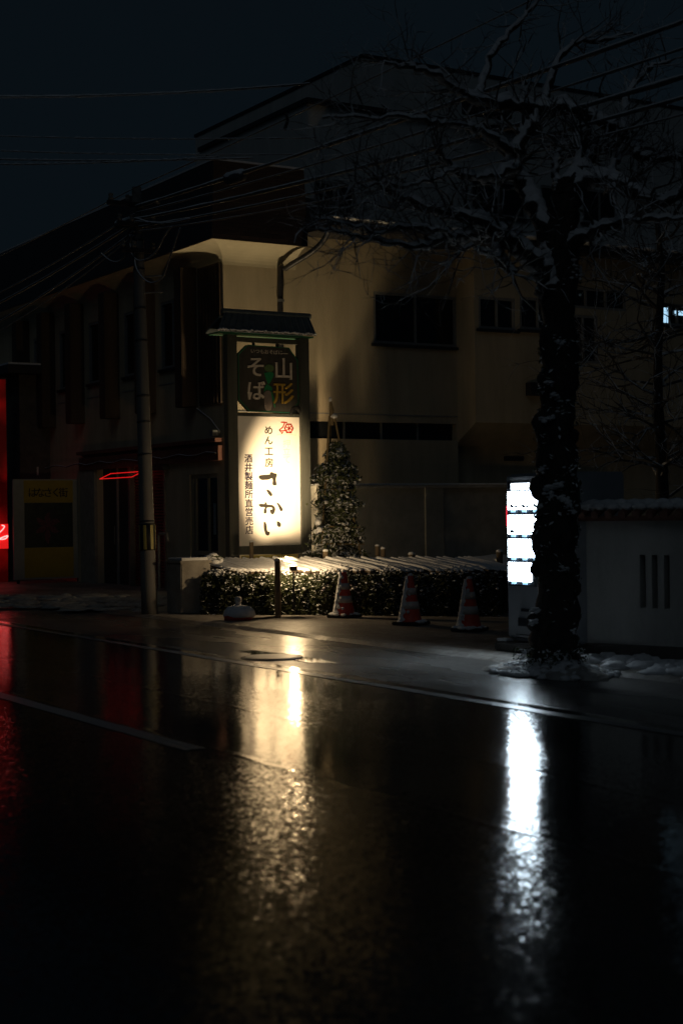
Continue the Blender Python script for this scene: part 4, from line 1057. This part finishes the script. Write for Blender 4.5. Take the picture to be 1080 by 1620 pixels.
# red neon frame under the canopy
nf = thing('neon_light', 'thin red neon tube frame above the shutter behind the pole', 'neon light', (XW-.5, 30, 2.4))
c4 = [onX(175, 747, XW-.06), onX(226, 739, XW-.06)]
zf = 2.42
P4 = [Vector((XW-.06, c4[1].y, zf+.03)), Vector((XW-.06, c4[0].y, zf+.03)), Vector((XW-.36, c4[0].y-.1, zf-.09)), Vector((XW-.36, c4[1].y-.1, zf-.09))]
for k in range(4): MB().tube([P4[k], P4[(k+1) % 4]], .008, 8).build('tube', 'neon_red', nf)
for k in (0, 1): MB().tube([P4[k], P4[k]+Vector((0, 0, .35))], .008, 5).build('hanger', 'dark_metal', nf)

# ================================================================== vending machine
VX = 10.26; q = onX(805, 1030, VX); vy1 = q.y; vw = 1.04; vy0 = vy1-vw
vm = thing('vending_machine', 'white lit drinks vending machine half hidden by the snowy tree trunk', 'vending machine', (VX+.35, vy1-vw/2, 0))
vzb = .17; vz1 = onX(806, 750, VX).z
MB().box(VX-.10, VX+.80, vy0-.1, vy1+.14, .035, vzb-.03).build('plinth', 'dark_concrete', vm, bevel=.02)
MB().box(VX-.08, VX+.05, vy1-.05, vy1+.13, vzb-.028, vzb).build('plinth_snow', 'snow', vm, bevel=.012)
MB().box(VX+.02, VX+.74, vy0, vy1, vzb-.02, vz1).build('cabinet', 'vending_body', vm, bevel=.02)
door = MB().box(VX-.02, VX+.019, vy0+.012, vy1-.012, vzb+.02, vz1-.02).build('door', 'vending_body', vm, bevel=.012)
zz = lambda py: onX(825, py, VX).z
yy = lambda px: onX(px, 850, VX).y
# dark display opening with lit header and four lit rows
MB().box(VX-.026, VX-.021, yy(900)+.0, yy(806.5), zz(927), zz(762)).build('display_bezel', 'vending_dark', door)
hd_ = MB().box(VX-.036, VX-.027, vy0+.10, yy(813), zz(775), zz(764.5)).build('header_panel', 'lit_header', door)
rows = [(777.5, 806, 900), (815, 845, 900), (853, 881.5, 900), (890, 919.5, 843)]
for r_, (pa, pb, pr) in enumerate(rows):
    ya_, yb_ = max(yy(pr), vy0+.08), yy(807.5)
    row = MB().box(VX-.036, VX-.027, ya_, yb_, zz(pb), zz(pa)).build('display_row', 'lit_panel', door)
    nb2 = max(2, int(round((yb_-ya_)/.2)))
    for k in range(nb2):
        y = yb_-.10-k*(.19)
        if y < ya_+.03: break
        MB().box(VX-.045, VX-.037, y-.035, y+.035, zz(pb+4.4), zz(pb+.5)).build('button', 'lit_button', row)
    if r_ < 1:
        for k in range(nb2): MB().box(VX-.039, VX-.0365, yb_-.205-k*.2, yb_-.198-k*.2, zz(pb), zz(pa)).build('divider', 'product_print', row)
        for k in range(nb2):
            yc = yb_-.10-k*.2
            MB().prism([(VX-.0365, yc-.07, zz(pb)+.02), (VX-.0365, yc+.05, zz(pb)+.02), (VX-.0365, yc+.07, zz(pb)+.07), (VX-.0365, yc-.02, zz(pb)+.035), (VX-.0365, yc-.07, zz(pb)+.06)], (-.002, 0, 0)).build('product_mark', 'product_print', row)
            MB().prism([(VX-.0365, yc-.03, zz(pa)-.02), (VX-.0365, yc+.02, zz(pa)-.02), (VX-.0365, yc+.02, zz(pa)-.035), (VX-.0365, yc-.03, zz(pa)-.035)], (-.002, 0, 0)).build('product_mark', 'product_print', row)
    if r_ == 1:
        MB().prism([(VX-.0365, yb_-.03, zz(pb)+.01), (VX-.0365, yb_-.13, zz(pb)+.01), (VX-.0365, yb_-.10, zz(pb)+.045), (VX-.0365, yb_-.05, zz(pb)+.05)], (-.002, 0, 0)).build('product_mark', 'product_print', row)
    MB().box(VX-.04, VX-.027, ya_, yb_, zz(pb+6.2), zz(pb+5.2)).build('shelf_edge', 'vending_dark', row)
MB().box(VX-.03, VX-.021, vy0+.06, yy(846), zz(925), zz(888)).build('coin_panel', 'vending_dark', door)
MB().box(VX-.032, VX-.021, yy(880), yy(826), zz(967), zz(962)).build('coin_slot', 'vending_dark', door)
sl = MB().box(VX-.04, VX-.021, yy(885), yy(822), zz(990), zz(977)).build('delivery_flap', 'vending_dark', door)
for py in (1003, 1008): MB().box(VX-.028, VX-.021, yy(885), yy(817), zz(py+1.2), zz(py)).build('vent_slot', 'vending_dark', door)
MB().box(VX-.026, VX-.0205, vy1-.024, vy1-.013, zz(832), zz(800)).build('edge_light', 'red_lamp', door)

# ================================================================== white garden wall with tiled cap at the right
wa, wb = ground(915, 1013, .2), ground(1080, 1021, .2); wdir = (wb-wa); wdir.z = 0; wdir.normalize()
A, Bw = Vector((wa.x, wa.y, 0))-wdir*.1, Vector((wb.x, wb.y, 0))+wdir*1.6
wd = (Bw-A).normalized(); wnr = Vector((wd.y, -wd.x, 0));
if wnr.x > 0: wnr = -wnr
wall = thing('garden_wall', 'white plaster garden wall with tiled cap and three slits at the right', 'wall', A)
wl_len = (Bw-A).length
MW = Matrix.Translation(A) @ Matrix(((wd.x, -wnr.x, 0, 0), (wd.y, -wnr.y, 0, 0), (0, 0, 1, 0), (0, 0, 0, 1)))
def wbox(mb, u0, u1, d0, d1, z0, z1): mb.obox(MW @ Matrix.Translation(((u0+u1)/2, (d0+d1)/2, (z0+z1)/2)), abs(u1-u0)/2, abs(d1-d0)/2, abs(z1-z0)/2); return mb
def wall_u(px, py):
    d = Vector(ray(px, py)); o_ = Vector((0, 0, EYE)); t_ = (A-o_).dot(wnr)/d.dot(wnr); p_ = o_+d*t_; return (p_-A).dot(wd), p_.z
ztw = wall_u(1000, 824)[1]
slits = [(wall_u(p0, 920)[0], wall_u(p0+9, 920)[0], wall_u(p0, 962)[1], wall_u(p0, 878)[1]) for p0 in (1012, 1031, 1050)]
us = sorted({0, wl_len, *[s for x in slits for s in x[:2]]}); mb = MB()
zlo = slits[0][2]; zhi = slits[0][3]
for i in range(len(us)-1):
    m_ = (us[i]+us[i+1])/2
    if any(s[0] < m_ < s[1] for s in slits):
        wbox(mb, us[i], us[i+1], 0, .16, .18, zlo); wbox(mb, us[i], us[i+1], 0, .16, zhi, ztw)
    else: wbox(mb, us[i], us[i+1], 0, .16, .18, ztw)
mb.build('wall_body', 'garden_wall', wall)
wbox(MB(), .01, wl_len-.01, .1, .14, zlo-.03, zhi+.03).build('slit_back', 'dark_concrete', wall)
wbox(MB(), 0, wl_len, -.03, .19, 0.0, .179).build('footing', 'dark_concrete', wall)
wbox(MB(), 0, wl_len, -.10, .26, ztw+.001, ztw+.05).build('cap_board', 'red_paint', wall)
nt = int(wl_len/.155)
for k in range(nt):
    u = .08+k*.155
    tl = MB().tube([MW @ Vector((u, -.15, ztw+.06)), MW @ Vector((u, .08, ztw+.17))], .045, 8).build('cap_tile', 'red_paint', wall)
    sn = MB(); sn.blob(MW @ Vector((u, -.06, ztw+.14)), .085, .5, 8, 4, .12); sn.blob(MW @ Vector((u+.05, .03, ztw+.18)), .10, .45, 8, 4, .12); sn.build('tile_snow', 'snow', tl, smooth=True)
# ================================================================== trees
def grow(mb, p, d, length, r, depth, spread=.7, up=.15, seg=4, sides=5, kids=3):
    pts = [Vector(p)]; dd = Vector(d).normalized()
    for i in range(seg):
        dd = (dd+Vector((random.gauss(0, .22), random.gauss(0, .22), random.gauss(0, .18)+up*.3))).normalized()
        pts.append(pts[-1]+dd*length/seg)
    mb.tube(pts, [r*(1-.75*i/seg) for i in range(seg+1)], sides if depth > 1 else 4, cap=False)
    if depth <= 0: return
    for k in range(kids):
        i = random.randint(1, seg); q_ = pts[i]
        nd = (dd+Vector((random.gauss(0, spread), random.gauss(0, spread), random.gauss(0, spread*.8)+up))).normalized()
        grow(mb, q_, nd, length*random.uniform(.5, .8), r*.55, depth-1, spread, up, seg, sides, kids)
tree = thing('street_tree', 'large pollarded street tree with snow on bare knobbly limbs beside vending machine', 'tree', ground(872, 1062))
T0 = 14.8
def limb_pts(lst, d0, d1):
    n = len(lst); return [dep(a, b_, T0+d0+(d1-d0)*i/(n-1)) for i, (a, b_) in enumerate(lst)]
trunk_px = [(874, 1075, 47), (877, 1052, 40), (878, 1000, 35), (879, 930, 33), (880, 850, 33.5), (881, 780, 32), (880, 700, 29.5), (882, 620, 29), (884, 540, 28), (886, 460, 26), (888, 400, 25), (892, 340, 24), (896, 300, 24), (899, 285, 20)]
tp = [dep(a, b_, T0) for a, b_, _ in trunk_px]; tr = [c*T0/F_PX for *_, c in trunk_px]
def smooth_r(rs, sub):
    out = []
    for i in range(len(rs)-1):
        for k in range(sub): out.append(rs[i]+(rs[i+1]-rs[i])*k/sub)
    out.append(rs[-1]); return out
pts = catmull(tp, 9); rr = smooth_r(tr, 9)
rr = [r_*(1+.05*math.sin(i*.9)+.045*math.sin(i*.37+1)+random.uniform(-.03, .03)) for i, r_ in enumerate(rr)]
pts = [p_+Vector((RX, RY, 0))*(.018*math.sin(i*.31)+.012*math.sin(i*.83+2)) for i, p_ in enumerate(pts)]
MB().tube(pts, rr, 26, .075).build('trunk', 'bark', tree, smooth=True)
for px, py, r_ in ((853, 772, .10), (905, 805, .08), (852, 668, .07), (848, 900, .06), (908, 930, .07), (858, 600, .06), (906, 690, .06), (862, 470, .07), (905, 560, .05), (846, 985, .08)):
    MB().blob(dep(px, py, T0-.03), r_, 1.25, 11, 8, .16).build('burl', 'bark', tree, smooth=True)
limbs = [  # pixel course, start radius px, end radius px, depth change
 ([(872, 462), (860, 432), (844, 413), (817, 387), (790, 370), (758, 352), (704, 333), (656, 322), (613, 301), (591, 274)], 17, 2.5, 0, -.9),
 ([(775, 362), (740, 372), (715, 376), (680, 384), (661, 387), (607, 384), (554, 370), (505, 362)], 8, 2, -.3, -1.4),
 ([(800, 378), (786, 392), (790, 410), (802, 422), (812, 432)], 10, 6, -.1, -.3),
 ([(790, 400), (778, 402), (764, 396), (748, 388), (724, 402), (706, 424)], 5, 1.5, -.3, -.8),
 ([(876, 440), (866, 376), (846, 326), (832, 298), (812, 254), (833, 209), (849, 172)], 15, 9, 0, .4),
 ([(849, 172), (801, 163), (758, 157), (725, 145), (693, 118), (650, 107), (607, 97)], 10, 2.2, .4, -.5),
 ([(752, 155), (762, 128), (779, 82), (811, 43), (833, 18), (860, -10)], 6, 2, .3, .8),
 ([(820, 262), (780, 280), (741, 279), (712, 262), (697, 245), (694, 228)], 8, 3, .1, -.6),
 ([(818, 243), (795, 228), (758, 206), (720, 196), (688, 193), (640, 186), (575, 184), (510, 186)], 7, 1.8, .2, -.9),
 ([(725, 266), (690, 280), (640, 292), (600, 290), (560, 300)], 4, 1.4, -.4, -1.2),
 ([(849, 172), (885, 170), (919, 177), (956, 193), (983, 209), (999, 231), (1015, 247), (1050, 250), (1100, 245)], 11, 4, .4, .0),
 ([(858, 168), (870, 124), (887, 86), (913, 67), (946, 64), (1000, 50)], 6, 2, .4, .9),
 ([(985, 206), (984, 177), (1000, 134), (1026, 107), (1060, 96)], 6, 2, .1, .6),
 ([(898, 300), (930, 286), (962, 283), (990, 296), (1015, 311), (1042, 317), (1090, 298)], 13, 6, 0, -.5),
 ([(966, 285), (972, 255), (988, 232), (1012, 215)], 6, 2.5, -.1, .3),
 ([(893, 392), (913, 381), (940, 365), (983, 349), (1032, 344), (1090, 346)], 11, 2.5, 0, -.9),
 ([(900, 292), (916, 272), (925, 250), (928, 236)], 14, 12, 0, .2),
 ([(886, 300), (880, 262), (884, 235), (890, 222)], 6, 3, .1, .3),
 ([(715, 376), (690, 362), (640, 360), (590, 366), (545, 352), (500, 344)], 4, 1.3, -.7, -1.6),
 ([(650, 320), (620, 330), (580, 322), (540, 330)], 3, 1.2, -.6, -1.3),
 ([(930, 240), (960, 232), (990, 214)], 5, 2, .1, .5),
]
snowmb = MB(); twigs = MB()
for course, r0, r1, d0, d1 in limbs:
    P3 = catmull(limb_pts(course, d0, d1), 5)
    n = len(P3)
    P3 = [p_+Vector((random.gauss(0, 1), random.gauss(0, 1), random.gauss(0, 1)))*(.012 if 0 < i < n-1 else 0) for i, p_ in enumerate(P3)]
    R3 = [(r0+(r1-r0)*i/(n-1))*1.28*T0/F_PX*(1+.18*math.sin(i*1.3)*random.random()) for i in range(n)]
    MB().tube(P3, R3, 10, .10).build('limb', 'bark_snowy', tree, smooth=True)
    # snow lying along the upper side, broken now and then
    i = 0
    while i < n-2:
        k = min(n-1, i+random.randint(4, 11)); seg = P3[i:k+1]
        if len(seg) > 2 and abs((seg[-1]-seg[0]).normalized().z) < .9:
            snowmb.tube([p_+Vector((0, 0, R3[i+j]*.75)) for j, p_ in enumerate(seg)], [max(.004, R3[i+j]*.66*math.sin(math.pi*(j+.5)/len(seg))**.4+.004) for j in range(len(seg))], 7, .14)
        i = k+random.randint(0, 2)
    # knobbly twig bundles
    lengthen = 1 if r1 > 5 else 1.0
    nt_ = int(4+n*.5)
    for _ in range(nt_):
        i = random.randint(int(n*.35), n-1); d = (P3[min(i+1, n-1)]-P3[max(0, i-1)]).normalized()
        d = (d*.7+Vector((random.gauss(0, .55), random.gauss(0, .55), random.gauss(.1, .5)))).normalized()
        grow(twigs, P3[i], d, random.uniform(.28, .62), max(.009, R3[i]*.26), 2 if random.random() < .55 else 1, .65, .10, 4, 5, 3)
o = twigs.build('twigs', 'twig', tree); o['kind'] = 'stuff'
o = snowmb.build('limb_snow', 'snow', tree, smooth=True); o['kind'] = 'stuff'
# snow pads and ivy clinging to the trunk
mb = MB(); iv = MB(); tv = Vector((RX, RY, 0)); tf = -Vector((FX, FY, 0))
for _ in range(16):                                          # ragged patches, most of them on the weather side
    k = random.choice([random.uniform(0, .25), random.uniform(.2, .62), random.uniform(.55, .95)]); i = int(k*(len(pts)-1)); r_ = rr[i]
    a = random.choice([random.gauss(2.85, .3), random.gauss(2.9, .3), random.gauss(.3, .25), random.uniform(.6, 2.5)])
    for q_ in range(12):
        aa = a+random.gauss(0, .16); p_ = pts[i]+(tv*math.cos(aa)+tf*math.sin(aa))*r_*1.0+Vector((0, 0, random.gauss(0, .05)))
        mb.blob(p_, random.uniform(.008, .026), random.uniform(.4, .8), 7, 4, .4)
for px, py, r_ in ((868, 776, .075), (880, 768, .09), (893, 790, .07), (900, 800, .05), (862, 664, .06), (872, 660, .05), (876, 625, .05), (870, 604, .045), (858, 742, .05), (850, 800, .045), (892, 900, .05), (846, 965, .05), (842, 985, .05), (906, 810, .04)):
    for q_ in range(14):
        mb.blob(dep(px+random.gauss(0, r_*70), py+random.gauss(0, r_*45), T0-.205+random.uniform(-.02, .02)), r_*random.uniform(.18, .5), random.uniform(.35, .7), 8, 5, .35)
o = mb.build('trunk_snow', 'snow', tree, smooth=True); o['kind'] = 'stuff'
def ivy_pt():
    k = random.choice([random.uniform(.25, .62), random.uniform(0, .9)]); i = int(k*(len(pts)-1)); a = random.uniform(0, 6.28); d = (tv*math.cos(a)+tf*math.sin(a))
    return pts[i]+d*rr[i]*random.uniform(.98, 1.16)+Vector((0, 0, random.uniform(-.05, .05))), (d+Vector((0, 0, .3))).normalized()
leaf_cloud(iv, ivy_pt, 900, .03); o = iv.build('ivy', 'leaf_snowy', tree); o['kind'] = 'stuff'
# mound of snow and old leaves round the foot
base = ground(872, 1066)
md = thing('snow_mound', 'trodden mound of snow round the foot of the street tree', 'snow', (base.x, base.y, 0))
bm = MB(); n = 30; prof = [(1.0, 0.0), (.93, .025), (.72, .05), (.5, .08), (.3, .11), (.12, .13)]
vs = []
for r_, z in prof:
    for k in range(n):
        a = 2*math.pi*k/n; q_ = r_*(1+.14*math.sin(a*3+1)+.08*math.sin(a*7)+random.uniform(-.05, .05))
        vs.append((base.x+q_*.45*math.cos(a), base.y+q_*.72*math.sin(a), .004+z+random.uniform(0, .03)*(z > 0)))
bm.add(vs, [(i*n+k, i*n+(k+1) % n, (i+1)*n+(k+1) % n, (i+1)*n+k) for i in range(len(prof)-1) for k in range(n)]+[tuple(range((len(prof)-1)*n, len(prof)*n))]).build('mound', 'dirty_snow', md, smooth=True)
mb = MB()
for _ in range(480):
    a = random.uniform(0, 6.28); q_ = random.uniform(.3, 1.12)
    mb.blob((base.x+q_*.43*math.cos(a), base.y+q_*.68*math.sin(a), max(0, .15*(1-q_))+.02), random.uniform(.012, .055), .6, 7, 5, .4)
o = mb.build('snow_lumps', 'snow', md, smooth=True); o['kind'] = 'stuff'
tf_ = MB()
def tuft():
    a = random.uniform(0, 6.28); q_ = random.uniform(.15, .62)
    return Vector((base.x+q_*.55*math.cos(a), base.y+q_*.65*math.sin(a), random.uniform(.04, .24))), Vector((math.cos(a), math.sin(a), .7)).normalized()
leaf_cloud(tf_, tuft, 700, .03); o = tf_.build('ground_ivy', 'leaf_snowy', md); o['kind'] = 'stuff'

# bare snowy tree behind the garden wall
q = dep(1046, 800, 20.5); q.z = 0
t2 = thing('garden_tree', 'bare bushy tree with snowy twigs behind the white garden wall', 'tree', q)
mb = MB(); tw = MB(); hgt = 5.4
tpts = [q+Vector((random.gauss(0, .03), random.gauss(0, .03), 0))+Vector((0, 0, hgt*i/8)) for i in range(9)]
mb.tube(catmull(tpts, 3), [.11-.08*i/24 for i in range(25)], 9, .08); mb.build('trunk', 'bark', t2, smooth=True)
for _ in range(58):
    z = random.uniform(.9, 5.3); a = random.uniform(0, 6.28); p_ = q+Vector((0, 0, z))
    side = Vector((math.cos(a), math.sin(a), 0)); L = random.uniform(.7, 1.5)*(1.15-z/9)
    grow(tw, p_, side+Vector((0, 0, random.uniform(-.1, .5))), L, .026, 3, .55, .06, 4, 4, 3)
o = tw.build('twigs', 'twig', t2); o['kind'] = 'stuff'
